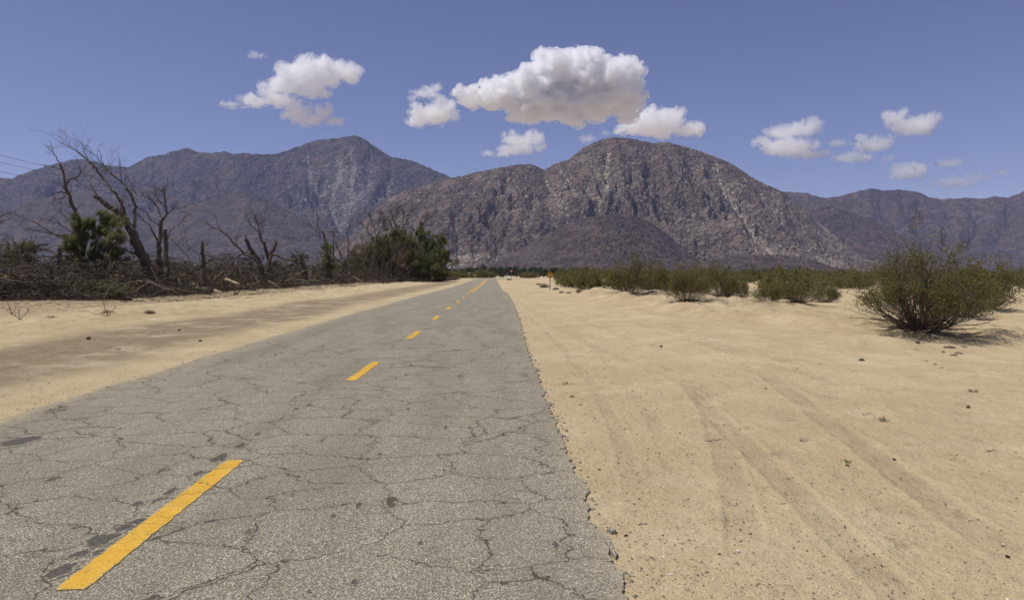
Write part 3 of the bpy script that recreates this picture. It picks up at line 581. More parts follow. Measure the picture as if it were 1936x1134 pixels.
def cloud(puffs, D, label, dens, vox=22.0, seed=0, thick=0.9):
    rng = np.random.RandomState(seed); mb = MB(); k = D / F
    import bmesh
    bm = bmesh.new(); bmesh.ops.create_icosphere(bm, subdivisions=2, radius=1.0)
    sv = np.array([v.co[:] for v in bm.verts]); stt = np.array([[v.index for v in f.verts] for f in bm.faces]); bm.free()
    for px, py, rx, ry in puffs:
        c = P(px, py, D); A = np.array([rx * k, ry * k * thick + rx * k * 0.3, ry * k])
        mb.add(sv * A * 0.86 + c, None, stt)
        n = int(8 + rx * 0.45)
        for _ in range(n):                                  # lumps on the upper side
            d = rng.normal(size=3); d[2] = d[2] * 0.8 + 0.25; d /= np.linalg.norm(d); r = rng.uniform(0.18, 0.48) * min(rx, ry) * k * rng.uniform(0.7, 1.3)
            mb.add(sv * r * np.array([1.15, 1.15, 0.9]) + c + d * A * rng.uniform(0.75, 0.98), None, stt)
    me = mb.data('cloud_raw', []); o = link('cloud', me)
    mod = o.modifiers.new('m', 'REMESH'); mod.mode = 'VOXEL'; mod.voxel_size = vox * 0.62
    dg = bpy.context.evaluated_depsgraph_get(); dg.update(); ev = bpy.data.meshes.new_from_object(o.evaluated_get(dg)); o.modifiers.clear(); o.data = ev; bpy.data.meshes.remove(me)
    n = len(ev.vertices); co = np.empty(n * 3, dtype=np.float32); ev.vertices.foreach_get('co', co); co = co.reshape(-1, 3).astype(float)
    no = np.empty(n * 3, dtype=np.float32); ev.vertices.foreach_get('normal', no); no = no.reshape(-1, 3)
    q = co + 1000; s = vox / 22.0
    d = 90 * s * (np.abs(perlin3(q / (230 * s))) - 0.25) + 42 * s * (np.abs(perlin3(q / (100 * s) + 7)) - 0.2) + 55 * s * perlin3(q / (130 * s) + 31) + 28 * s * (np.abs(perlin3(q / (50 * s) + 3)) - 0.15) + 26 * s * perlin3(q / (60 * s) + 3) + 14 * s * perlin3(q / (26 * s) + 13)
    up = 0.55 + 0.45 * np.clip(no[:, 2] + 0.6, 0, 1)
    nl = len(ev.loops); li = np.empty(nl, dtype=np.int32); ev.loops.foreach_get('vertex_index', li); faces = li.reshape(-1, 4)
    c1 = co + no * (d * up - 16 * s)[:, None]; c2 = co + no * (d * 0.8 * up + 30 * s)[:, None]
    me = mesh_np('cloud', np.concatenate([c1, c2]), quads=np.concatenate([faces, faces + n]), mats=mat_cloud(dens, vox / 22.0), matidx=np.repeat([0, 1], len(faces))); o.data = me; bpy.data.meshes.remove(ev)
    return tag(o, label, 'cloud', 'white clouds in the blue sky')
def build_clouds():
    cloud([(905, 185, 42, 20), (950, 180, 45, 28), (1000, 175, 50, 38), (1055, 150, 52, 48), (1110, 150, 55, 48), (1160, 165, 45, 45), (1180, 190, 32, 32), (1090, 195, 75, 34), (1010, 205, 50, 22), (985, 222, 32, 10)],
          8600, 'largest white cloud above the main mountain, grey underneath', 0.034, 24, 1)
    cloud([(590, 122, 34, 17), (625, 128, 26, 14), (655, 138, 26, 18), (560, 140, 34, 20), (600, 152, 46, 18), (535, 165, 44, 15), (590, 172, 40, 12), (490, 190, 46, 9), (440, 200, 30, 4), (540, 192, 36, 12), (560, 212, 30, 14), (585, 228, 30, 9), (612, 215, 18, 14), (632, 230, 18, 7), (505, 178, 22, 10)],
          8600, 'ragged white cloud above the left range', 0.014, 20, 2)
    cloud([(820, 217, 46, 20), (835, 205, 28, 15), (790, 232, 26, 8)], 9000, 'small white puff just left of the largest cloud', 0.014, 16, 3)
    cloud([(806, 177, 30, 8), (818, 168, 20, 8), (782, 186, 14, 4)], 9000, 'thin white wisp above the puff left of the largest cloud', 0.010, 14, 4)
    cloud([(1225, 238, 60, 20), (1255, 228, 45, 20), (1215, 222, 25, 14), (1300, 248, 30, 9), (1180, 246, 24, 8)], 9500, 'white cloud touching the right shoulder of the main peak', 0.018, 20, 5)
    cloud([(985, 268, 40, 14), (1010, 262, 22, 14), (940, 291, 32, 4), (975, 284, 40, 10), (1018, 278, 14, 8)], 9500, 'small ragged cloud below the largest cloud', 0.009, 16, 6)
    cloud([(1510, 246, 42, 14), (1475, 252, 25, 14), (1490, 280, 60, 16), (1440, 268, 20, 9), (1530, 292, 32, 8), (1535, 238, 18, 10)], 11500, 'two-lobed white cloud nearest the main mountain on the right', 0.009, 22, 7)
    cloud([(1725, 238, 48, 18), (1690, 225, 20, 14), (1760, 228, 14, 12)], 11500, 'compact white cloud highest on the right', 0.009, 20, 8)
    cloud([(1650, 275, 38, 13), (1630, 262, 14, 10), (1675, 268, 16, 9)], 12500, 'small white cloud left of the compact cloud', 0.007, 18, 9)
    cloud([(1585, 271, 26, 6)], 12500, 'flat little cloud left of the small one', 0.006, 16, 10)
    cloud([(1612, 299, 42, 8)], 13500, 'long flat cloud under the small ones on the right', 0.007, 18, 11)
    cloud([(1790, 309, 30, 7), (1720, 325, 40, 15), (1725, 316, 28, 8), (1708, 333, 20, 6)], 14000, 'lopsided cloud low over the right range', 0.006, 20, 12)
    cloud([(1805, 345, 38, 10), (1850, 336, 26, 6)], 15000, 'pale slanting cloud low at the right', 0.0045, 20, 13)
    cloud([(1890, 327, 13, 6)], 15000, 'tiny round cloud at the far right', 0.005, 14, 14)
    cloud([(484, 105, 18, 5), (503, 106, 6, 3)], 9000, 'faint tiny wisp above the left cloud', 0.006, 12, 15)
    cloud([(1110, 263, 18, 7), (1145, 252, 12, 5)], 11000, 'faint wisp left of the main summit', 0.005, 16, 16)
    cloud([(1680, 300, 18, 4)], 13500, 'small faint streak right of the long flat cloud', 0.005, 14, 17)

def build_haze():
    mb = MB(); mb.box((-9000, -600, -30), (9000, 7700, 1280)); m = bpy.data.materials.new('haze_air'); m.use_nodes = True; t = m.node_tree; t.nodes.clear()
    o = t.nodes.new('ShaderNodeOutputMaterial'); v = t.nodes.new('ShaderNodeVolumePrincipled')
    v.inputs['Color'].default_value = (0.48, 0.58, 1.0, 1); v.inputs['Density'].default_value = 3.7e-5; v.inputs['Anisotropy'].default_value = 0.0
    t.links.new(v.outputs[0], o.inputs['Volume'])
    tag(mb.build('haze', m), 'thin blue haze in the air over the valley', kind='stuff')
# ------------------------------------------------------------------ plant and wood materials
def mat_leaf(name, a, b, rough=0.7, trans=0.35):
    t = NT(name); g = t.n('NewGeometry'); oi = t.n('ObjectInfo')
    c = t.mix(g.outputs['Random Per Island'], a, b)
    c = t.mix(t.map(oi.outputs['Random'], 0, 1, 0, 0.65), c, tuple(x * 0.6 + y * 0.4 for x, y in zip(b, (0.14, 0.11, 0.05))))
    d = t.bsdf(c, rough, None, 0.2); tr = t.n('BsdfTranslucent'); t.set(tr.inputs['Color'], c)
    m = t.n('MixShader'); m.inputs[0].default_value = trans; t.t.links.new(d, m.inputs[1]); t.t.links.new(tr.outputs[0], m.inputs[2])
    return t.done(m.outputs[0])
def mat_wood(name, a, b, scale=9.0):
    t = NT(name); p = t.obj(); g = t.n('NewGeometry')
    n = t.noise(t.scale(p, (1, 1, 0.25)), scale, 5, 0.7)
    c = t.mix(t.map(n, 0.3, 0.7), a, b); c = t.mix(t.math('MULTIPLY', g.outputs['Random Per Island'], 0.5), c, tuple(x * 0.5 for x in a))
    return t.done(t.bsdf(c, 0.9, t.bump(n, 0.7, 0.03), 0.1))
M = {}
def make_mats():
    M['creosote'] = mat_leaf('creosote_leaf', (0.095, 0.088, 0.026), (0.215, 0.195, 0.062))
    M['creosote_far'] = mat_leaf('scrub_leaf', (0.062, 0.065, 0.022), (0.130, 0.128, 0.045))
    M['browned'] = mat_leaf('browned_leaf', (0.13, 0.10, 0.045), (0.24, 0.19, 0.095))
    M['stem'] = mat_wood('grey_stem', (0.075, 0.058, 0.045), (0.20, 0.165, 0.13))
    M['stem_pale'] = mat_wood('pale_stem', (0.22, 0.18, 0.14), (0.42, 0.36, 0.29))
    M['tamarisk'] = mat_leaf('tamarisk_foliage', (0.095, 0.110, 0.048), (0.250, 0.260, 0.120), trans=0.5)
    M['olive'] = mat_leaf('olive_foliage', (0.105, 0.100, 0.045), (0.225, 0.210, 0.100), trans=0.45)
    M['darkgreen'] = mat_leaf('dark_foliage', (0.025, 0.038, 0.022), (0.055, 0.075, 0.035), trans=0.2)
    M['tree'] = mat_leaf('tree_foliage', (0.022, 0.040, 0.022), (0.050, 0.075, 0.036), trans=0.2)
    M['palm'] = mat_leaf('palm_foliage', (0.030, 0.045, 0.022), (0.062, 0.080, 0.036), trans=0.2)
    M['bark'] = mat_wood('dead_bark', (0.075, 0.056, 0.044), (0.230, 0.185, 0.145), 6)
    M['twig'] = mat_wood('dead_twig', (0.095, 0.070, 0.054), (0.21, 0.165, 0.13), 6)
    M['brush'] = mat_wood('brush_wood', (0.062, 0.048, 0.037), (0.200, 0.158, 0.120), 3)
    M['brush_fine'] = mat_leaf('dead_needles', (0.058, 0.044, 0.032), (0.135, 0.104, 0.072), trans=0.1)
    M['cut'] = mat_wood('pale_split_wood', (0.42, 0.32, 0.19), (0.66, 0.54, 0.36), 12)
    M['greylog'] = mat_wood('grey_log', (0.16, 0.125, 0.095), (0.32, 0.26, 0.20), 8)
    M['dry'] = mat_leaf('dry_grey_plant', (0.17, 0.14, 0.095), (0.30, 0.255, 0.18), trans=0.2)
    M['rust'] = mat_leaf('rust_red_foliage', (0.105, 0.034, 0.018), (0.20, 0.070, 0.035), trans=0.2)
    M['sprig'] = mat_leaf('green_sprig', (0.13, 0.14, 0.04), (0.24, 0.24, 0.08), trans=0.2)

def rvec(rng, n):
    d = rng.normal(size=(n, 3)); return d / np.linalg.norm(d, axis=1)[:, None]
def leaf_cloud(mb, rng, cen, spread, n, ln, wd, m=0, up=0.3, flat=1.0):
    """n blades round each centre of an array"""
    cen = np.asarray(cen, dtype=float); k = len(cen)
    c = np.repeat(cen, n, 0) + rng.normal(size=(k * n, 3)) * np.repeat(np.broadcast_to(np.asarray(spread, dtype=float), (k, 3)) if np.ndim(spread) < 2 else spread, n, 0) * 0.5
    d = rvec(rng, k * n) * np.array([1, 1, flat]); d[:, 2] += up; d /= np.linalg.norm(d, axis=1)[:, None]
    wv = np.cross(d, rvec(rng, k * n)); wv /= np.linalg.norm(wv, axis=1)[:, None] + 1e-9
    s = rng.uniform(0.6, 1.3, size=(k * n, 1))
    mb.blades(c, d * ln * s * 0.5, wv * wd * s * 0.5, m)

def creosote(seed, H, Rx, nstem, nleaf, lsz, clump=0.10, Ry=None, drybase=True, sides=4, lean=(0, 0)):
    """returns (stem builder, foliage builder): many wiry stems fanning from the base, leaves in tufts near their ends"""
    rng = np.random.RandomState(seed); st = MB(); fo = MB(); tips = []; Ry = Ry or Rx * 0.8
    for i in range(nstem):
        az = rng.uniform(0, 2 * math.pi); q = math.sqrt(rng.uniform(0.02, 1)); rr = 0.13 * q * Rx
        b = np.array([rr * math.cos(az), rr * math.sin(az), -0.04])
        hh = H * (rng.uniform(0.42, 0.86) if rng.rand() < 0.8 else rng.uniform(0.8, 1.08)) * (1 - 0.5 * q ** 2.2) * (0.82 + 0.35 * perlin(np.array([math.cos(az) * 1.3 + seed]), np.array([math.sin(az) * 1.3]))[0])
        e = np.array([Rx * q * math.cos(az) * rng.uniform(0.75, 1.0) + lean[0] * hh, Ry * q * math.sin(az) * rng.uniform(0.75, 1.0) + lean[1] * hh, hh])
        n = 7; t = np.linspace(0, 1, n)[:, None]
        mid = b + (e - b) * t; mid[:, :2] = b[:2] + (e - b)[:2] * (t ** 0.85); mid[:, 2] = (b[2] + (e[2] - b[2]) * t ** 1.15)[:, 0]
        mid += np.cumsum(rng.normal(size=(n, 3)) * 0.021 * H, 0) * np.array([1, 1, 0.5])
        r0 = rng.uniform(0.005, 0.011) * H / 2.0
        st.tube(mid, np.linspace(r0, r0 * 0.25, n), 4 if sides > 3 else 3, 0 if rng.rand() < 0.82 else 1, cap=False)
        for j in range(rng.randint(4, 8)):
            k = rng.uniform(0.35, 0.98) * (n - 1); k0 = int(k); p0 = mid[k0] + (mid[min(k0 + 1, n - 1)] - mid[k0]) * (k - k0)
            d = (e - b) / (np.linalg.norm(e - b) + 1e-6) + rvec(rng, 1)[0] * 0.75; d[2] = abs(d[2]) * 0.8 + 0.15; d /= np.linalg.norm(d)
            L = rng.uniform(0.12, 0.30) * H * (1.15 - 0.5 * k / n)
            pp = p0 + np.linspace(0, 1, 4)[:, None] * d * L + np.cumsum(rng.normal(size=(4, 3)) * 0.008 * H, 0); pp[0] = p0
            st.tube(pp, np.linspace(r0 * 0.45, r0 * 0.15, 4), 3, 0, cap=False)
            if k / n > 0.25: tips += [pp[-1], pp[2]]
        tips.append(mid[-1])
    tips = np.array(tips); keep = perlin3(tips * (1.5 / H) * 2.4 + seed) + 0.35 * rng.rand(len(tips)) > 0.10; tips = tips[keep & ((tips[:, 2] > 0.16 * H) | (rng.rand(len(tips)) < 0.3))]
    per = max(2, int(nleaf / len(tips))); leaf_cloud(fo, rng, tips, (clump, clump, clump * 1.1), per, lsz, lsz * 0.62, 0, 0.35)
    if drybase:                                    # dead wiry branches sprawling at the foot
        for i in range(nstem // 2):
            az = rng.uniform(0, 2 * math.pi); L = Rx * rng.uniform(0.5, 1.05); n = 6; t = np.linspace(0, 1, n)[:, None]
            e = np.array([math.cos(az) * L, math.sin(az) * L * 0.8, rng.uniform(0.03, 0.28) * H]); pp = e * t + np.cumsum(rng.normal(size=(n, 3)) * 0.022 * H, 0) * t
            pp[:, 2] = np.abs(pp[:, 2]) + 0.01; st.tube(pp, np.linspace(0.005, 0.0018, n) * H, 3, 1 if rng.rand() < 0.45 else 0, cap=False)
            for j in range(4):
                p0 = pp[rng.randint(2, n)]; d = rvec(rng, 1)[0]; d[2] = abs(d[2]) * 0.6; q_ = p0 + np.linspace(0, 1, 3)[:, None] * d * 0.13 * H + rng.normal(size=(3, 3)) * 0.01; q_[0] = p0; st.tube(q_, [0.003, 0.002, 0.001], 3, 0, cap=False)
    return st, fo

def place_bush(px, by, d, Hpx, wpx, proto, label, group=None, cat='bush', flip=False, name='creosote_bush'):
    X = (px - VX) / F * d; z = float(hgt(np.array([X]), np.array([d]))[0])
    H = Hpx / F * d; W = wpx / F * d
    root = empty(name, (X, d, z - 0.02), label, cat, group)
    for o, nm in ((proto[0], 'stems'), (proto[1], 'foliage')):
        c = link(nm, o, root)
    root.scale = (1.12 * W / proto[3] * (-1 if flip else 1), 1.12 * W / proto[3], 1.24 * H / proto[2]); return root

def zone(px, d):
    far = 'near edge' if d < 75 else 'middle' if d < 130 else 'far side'
    if px < 1150: w_ = 'behind the diamond sign'
    elif px < 1290: w_ = 'behind the dense bush nearest the sign'
    elif px < 1440: w_ = 'behind the middle mound'
    elif px < 1600: w_ = 'left of the largest bush'
    elif px < 1800: w_ = 'behind the largest bush'
    else: w_ = 'right of the largest bush'
    return 'olive creosote at the %s of the scrub %s' % (far, w_)
def build_bushes():
    SM = [M['stem'], M['stem_pale']]
    def proto(seed, H, Rx, ns, nl, ls, cl, m='creosote', **k):
        a, b = creosote(seed, H, Rx, ns, nl, ls, cl, **k); return (a.data('stems', SM), b.data('foliage', [M[m]]), H, 2 * Rx)
    # the big creosote bush on the right
    a, b = creosote(21, 2.62, 1.55, 165, 25000, 0.037, 0.125, Ry=1.25, lean=(0.03, 0))
    X, d = (1742 - VX) / F * 16.6, 16.6; z = float(hgt(np.array([X]), np.array([d]))[0])
    r = empty('creosote_bush', (X, d, z - 0.03), 'largest creosote bush, standing alone on a sand mound in the right foreground', 'bush', 'creosote bushes')
    a.build('stems', SM, r); b.build('foliage', [M['creosote']], r)
    near = [proto(31 + i, 1.6, 1.0, 72, 6800, 0.050, 0.14) for i in range(3)]
    mid = [proto(51 + i, 1.3, 0.95, 36, 2500, 0.085, 0.17, sides=3) for i in range(4)]
    mid += [proto(61, 1.2, 1.0, 40, 1800, 0.085, 0.17, m='browned', sides=3), proto(62, 1.3, 0.9, 40, 2200, 0.08, 0.16, m='olive', sides=3)]
    NB = [  # px, base y, depth, height px, width px, label
        (1868, 588, 27, 100, 120, 'creosote bush just behind and right of the largest bush'),
        (1820, 596, 24, 92, 130, 'creosote bush half hidden behind the right side of the largest bush'),
        (1190, 566, 38, 72, 92, 'dense creosote bush left of the middle mounds, nearest the road sign'),
        (1236, 560, 40, 58, 70, 'creosote bush touching the right side of the dense one by the mounds'),
        (1300, 578, 30, 78, 82, 'tall creosote bush with a bare wiry foot on the middle mound'),
        (1365, 575, 31.5, 60, 90, 'creosote bush with sprawling dead twigs right of the tall one on the middle mound'),
        (1395, 566, 36, 44, 60, 'small creosote bush behind the right end of the middle mound'),
        (1455, 580, 30, 42, 56, 'low half-bare creosote bush with dark bare stems, right of the middle mound'),
        (1510, 578, 32, 52, 92, 'creosote bush leaning right with a grey dead skirt, left of the largest bush'),
        (1560, 566, 37, 44, 60, 'creosote bush in the gap left of the largest bush'),
        (1108, 550, 56, 40, 80, 'rounded creosote bush right behind the diamond sign'),
        (1150, 548, 58, 36, 66, 'rounded creosote bush between the diamond sign and the dense bush'),
        (1070, 540, 80, 24, 46, 'low creosote bush left of the rounded ones, behind the diamond sign')]
    for i, (px, by, d, h, w_, lb) in enumerate(NB):
        p = near[i % 3] if d < 45 else mid[i % 4]; place_bush(px, by, d, h * 1.0, w_, p, lb, 'creosote bushes', flip=i % 2 == 1)
    # the plain of bushes further back, right of the road
    rng = np.random.RandomState(3); n = 0; tries = 0; pts = []
    while n < 205 and tries < 30000:
        tries += 1; d = 42 * (250 / 42) ** (rng.rand() ** 0.9); px = rng.uniform(1040, 2080)
        X = (px - VX) / F * d
        edge = 1050 + 130 * max(0, (70 - d) / 28)
        if px < edge or 183 < d < 205 or X < 6.0: continue
        if px > 1590 and d < 40: continue
        if any((X - a) ** 2 + (d - b_) ** 2 < (1.0 + 0.004 * d) ** 2 * 0.9 for a, b_ in pts): continue
        if d < 66 and rng.rand() < 0.78: continue
        if perlin(np.array([X * 0.13]), np.array([d * 0.07 + 3]))[0] < -0.22 and d < 110: continue
        pts.append((X, d)); n += 1
        H = rng.uniform(0.8, 2.0) * (0.9 + 0.003 * d); W = rng.uniform(1.8, 3.7)
        place_bush(px, 0, d, H / d * F, W / d * F, mid[(n * 7 + int(px)) % 6], zone(px, d), 'bushes crowding the plain', flip=rng.rand() < 0.5)
    # bushes beyond the cross road, left of the road's end
    pts = []
    k = 0
    while k < 46:
        d = rng.uniform(205, 290); px = rng.uniform(560, 1060) if k > 16 else rng.uniform(845, 930)
        if 928 < px < 985 and d < 235: continue
        k += 1; H = rng.uniform(1.6, 2.9); W = rng.uniform(3.0, 5.5)
        place_bush(px, 0, d, H / d * F, W / d * F, mid[k % 4], 'low green scrub bush beyond the far cross road', 'scrub bushes beyond the junction', flip=rng.rand() < 0.5, name='scrub_bush')
    # grey dry little bushes by the sign and elsewhere
    def dry(seed):
        rng = np.random.RandomState(seed); mb = MB(); n = 900; d = rvec(rng, n); d[:, 2] = np.abs(d[:, 2]) * 0.8 + 0.05
        c = d * rng.uniform(0.2, 0.85, (n, 1)) * np.array([0.5, 0.5, 0.55]); mb.blades(c, d * 0.09, np.cross(d, rvec(rng, n)) * 0.010); return mb.data('dry_bush', [M['dry']])
    dp = [dry(3), dry(4)]
    DB = [(1029, 544, 24, 12, 'round grey dry bush just left of the diamond sign post'), (1051, 548, 16, 7, 'low grey dry bush at the foot of the diamond sign post, on its right'),
          (1075, 560, 16, 9, 'small grey dry bush on the slope, left of a pair'), (1096, 562, 18, 13, 'small grey dry bush on the slope, right of a pair'), (1018, 540, 12, 5, 'flat grey dry tuft left of the diamond sign'),
          (1062, 556, 14, 6, 'thin grey tuft below the diamond sign'), (97, 606, 44, 14, 'flattened dark dry tuft on the sand at the left edge'), (205, 598, 34, 12, 'dry tuft with a dark stick on the left sand'), (283, 594, 26, 9, 'small dry tuft in the sand left of the dirt lane')]
    for i, (px, by, w_, h, lb) in enumerate(DB):
        g = G(px, by); d = g[1]; z = float(hgt(np.array([g[0]]), np.array([d]))[0])
        o = link('dry_bush', dp[i % 2], loc=(g[0], d, z - 0.01)); o.scale = (w_ / F * d, w_ / F * d, h / F * d * 1.9); tag(o, lb, 'dry bush', 'small dry bushes')

# ------------------------------------------------------------------ far trees, palms
ORD = 'one two three four five six seven eight nine ten eleven twelve thirteen fourteen'.split()
def build_far_trees():
    def tree(seed, H, W, m='tree'):
        rng = np.random.RandomState(seed); tr = MB(); cr = MB()
        tr.tube([(0, 0, -0.3), (0.1, 0, H * 0.3), (0, 0.1, H * 0.6)], [0.22, 0.17, 0.08], 5)
        cen = []
        for i in range(26):
            d = rvec(rng, 1)[0]; r = rng.rand() ** 0.4; cen.append((d[0] * r * W * 0.42, d[1] * r * W * 0.42, H * 0.58 + d[2] * r * H * 0.36))
            if i % 4 == 0: tr.tube([(0, 0, H * 0.35), np.array(cen[-1]) * 0.6 + np.array([0, 0, H * 0.16]), cen[-1]], [0.08, 0.05, 0.02], 3)
        leaf_cloud(cr, rng, cen, (W * 0.16, W * 0.16, H * 0.10), 42, 0.75, 0.42, 0, 0.2)
        return tr.data('trunk', [M['bark']]), cr.data('crown', [M[m]]), H, W
    tp = [tree(70 + i, 6.0, 6.5 + i) for i in range(4)]
    def palm(seed):
        rng = np.random.RandomState(seed); tr = MB(); cr = MB(); H = 9.0
        tr.tube([(0, 0, -0.3), (0.1, 0, H * 0.5), (0, 0.05, H * 0.93)], [0.38, 0.28, 0.25], 6)
        for i in range(46):
            az = rng.uniform(0, 6.283); el = rng.uniform(-0.9, 1.1); L = rng.uniform(1.5, 2.1); n = 6; t = np.linspace(0, 1, n)
            x = np.cos(el) * L * t; zz = H * 0.93 + np.sin(el) * L * t - 0.9 * t ** 2
            p = np.stack([x * math.cos(az), x * math.sin(az), zz], 1); s = np.array([-math.sin(az), math.cos(az), 0]) * 1.0
            w_ = (0.34 * np.sin(np.clip(t * 1.1 + 0.15, 0, 1) * 3.0))[:, None] * s
            cr.add(np.concatenate([p - w_, p, p + w_]) - np.concatenate([np.zeros((n, 3)), np.tile([0, 0, -0.12], (n, 1)), np.zeros((n, 3))]),
                   [(a, a + 1, n + a + 1, n + a) for a in range(n - 1)] + [(n + a, n + a + 1, 2 * n + a + 1, 2 * n + a) for a in range(n - 1)])
        return tr.data('trunk', [M['bark']]), cr.data('crown', [M['palm']]), H, 4.0
    pp = [palm(5), palm(6)]
    rng = np.random.RandomState(12)
    def put(px, d, top, pr, label, group, name, wpx=None, cat='tree'):
        X = (px - VX) / F * d; z = float(hgt(np.array([X]), np.array([d]))[0]); H = CAMH + (HY - top) / F * d - z
        r = empty(name, (X, d, z), label, cat, group, rng.uniform(0, 6.28)); s = H / (pr[2] * 0.97); r.scale = (s if wpx is None else wpx / F * d / pr[3],) * 2 + (s,)
        link('trunk', pr[0], r); link('crown', pr[1], r)
    n = 0
    for px in np.arange(560, 1130, 8.5):
        top = 506.5 + 4.0 * perlin(np.array([px * 0.021]), np.array([0.7]))[0] + rng.uniform(-2.0, 3.0) - (2.0 if 880 < px < 960 else 0)
        put(px + rng.uniform(-3, 3), rng.uniform(330, 520), top, tp[n % 4], 'dark green tree in the distant line ' + ('hidden behind the wrecked row' if px < 850 else 'between the wrecked row and the road end' if px < 935 else 'right of the road end'), 'trees in the distant line behind the junction', 'distant_tree', rng.uniform(14, 24)); n += 1
    for px in np.arange(1130, 2010, 11):
        top = 512.0 + 3.0 * perlin(np.array([px * 0.017]), np.array([3.7]))[0] + rng.uniform(-1.5, 2.5)
        if 1395 < px < 1440: top -= 3.5
        if 1540 < px < 1570: top -= 2
        put(px + rng.uniform(-4, 4), rng.uniform(420, 640), top, tp[n % 4], 'dark green tree in the distant grove ' + ('behind the dense bush' if px < 1290 else 'behind the middle mound' if px < 1440 else 'among the palms' if px < 1600 else 'behind and right of the largest bush'), 'trees in the distant grove on the right', 'distant_tree', rng.uniform(15, 26)); n += 1
    for px, top in ((1417, 509), (1472, 507), (1482, 508), (1478, 512), (1488, 511), (1496, 509), (1512, 505), (1526, 507), (1530, 509), (1378, 504), (1600, 512), (1350, 512), (1455, 508), (1461, 507)):
        put(px, 560, top + 0.0, pp[int(px) % 2], 'palm in the distant line, number %s from the left' % ORD[[1350, 1378, 1417, 1455, 1461, 1472, 1478, 1482, 1488, 1496, 1512, 1526, 1530, 1600].index(px)], 'distant palms', 'palm_tree', 8, 'palm')
    # rust red shape on the scrub
    rg = np.random.RandomState(8); st = MB(); fo = MB(); d = 92; X = (1455 - VX) / F * d
    r = empty('rust_red_shrub', (X, d, float(hgt(np.array([X]), np.array([d]))[0])), 'small rust-red shrub with a rounded head standing above the scrub plain', 'shrub')
    st.tube([(0, 0, -0.1), (-0.04, 0, 0.45), (0.02, 0, 0.9), (0.1, 0, 1.2)], [0.05, 0.045, 0.04, 0.02], 5); 
    for q in ((-0.3, 1.05), (0.35, 1.3), (0.1, 1.45)): st.tube([(0, 0, 0.6), (q[0] * 0.5, 0.05, q[1] * 0.75), (q[0], 0, q[1])], [0.03, 0.02, 0.01], 4)
    leaf_cloud(fo, rg, [(-0.28, 0, 1.12), (-0.12, 0, 1.22), (0.05, 0.1, 1.3), (0.2, 0, 1.42), (0.1, -0.1, 1.15), (0.28, 0, 1.2), (-0.1, 0, 1.0), (0.1, 0, 0.95), (0, 0, 0.85)], (0.26, 0.26, 0.22), 130, 0.09, 0.05)
    st.build('stem', M['bark'], r); fo.build('crown', M['rust'], r)

# ------------------------------------------------------------------ dead trees
def twigs(mb, rng, p0, d, L, r, lev, m=1, curl=0.16, up=0.10):
    n = 5 if lev else 4; p = [np.array(p0, dtype=float)]; d = np.array(d, dtype=float); d /= np.linalg.norm(d)
    for i in range(n): d = d + rng.normal(size=3) * curl; d[2] += up * 0.3; d /= np.linalg.norm(d); p.append(p[-1] + d * L / n)
    p = np.array(p); mb.tube(p, np.linspace(r, r * 0.35, n + 1), 4 if lev > 1 else 3, m, cap=False)
    if lev > 0:
        for k in range(rng.randint(3, 6)):
            i = rng.randint(1, n + 1); dd = (p[i] - p[i - 1]) / (L / n) + rvec(rng, 1)[0] * 0.85; dd[2] += up
            twigs(mb, rng, p[i - 1] + (p[i] - p[i - 1]) * rng.rand(), dd, L * rng.uniform(0.35, 0.62), r * 0.5, lev - 1, m, curl, up)
def limb(mb, rng, pix, d0, r0, r1, m=0, depth=0.35, nt=5, tl=0.22, lev=1, k=6, dd=0.0):
    """a limb through photo pixels at depth d0 with its own wandering in depth"""
    n = len(pix); w_ = np.cumsum(rng.normal(size=n)) * depth; w_ -= w_[0]
    p = np.array([P(x, y, d0 + dd * i / max(1, n - 1) + w_[i]) for i, (x, y) in enumerate(pix)])
    t = np.linspace(0, n - 1, n * 3); r1 = max(r1, 0.00022 * d0); q = np.stack([np.interp(t, np.arange(n), p[:, j]) for j in range(3)], 1)
    q[1:-1] = 0.25 * q[:-2] + 0.5 * q[1:-1] + 0.25 * q[2:]; L = np.linalg.norm(np.diff(q, axis=0), axis=1).sum()
    q[1:-1] += rng.normal(size=(len(q) - 2, 3)) * 0.012 * min(L, 3)
    rad = np.interp(t, [0, n - 1], [r0, r1]) * (1 + 0.08 * rng.normal(size=len(t)))
    mb.tube(q, rad, k, m)
    for i in range(nt):
        a = rng.randint(int(len(q) * 0.3), len(q)); dr = q[a] - q[a - 1]; dr /= np.linalg.norm(dr) + 1e-9
        twigs(mb, rng, q[a], dr + rvec(rng, 1)[0] * 0.8 + np.array([0, 0, 0.15]), L * tl * rng.uniform(0.6, 1.4), max(0.00026 * d0, min(r1, r0 * 0.3) * 0.6), lev)
    return q

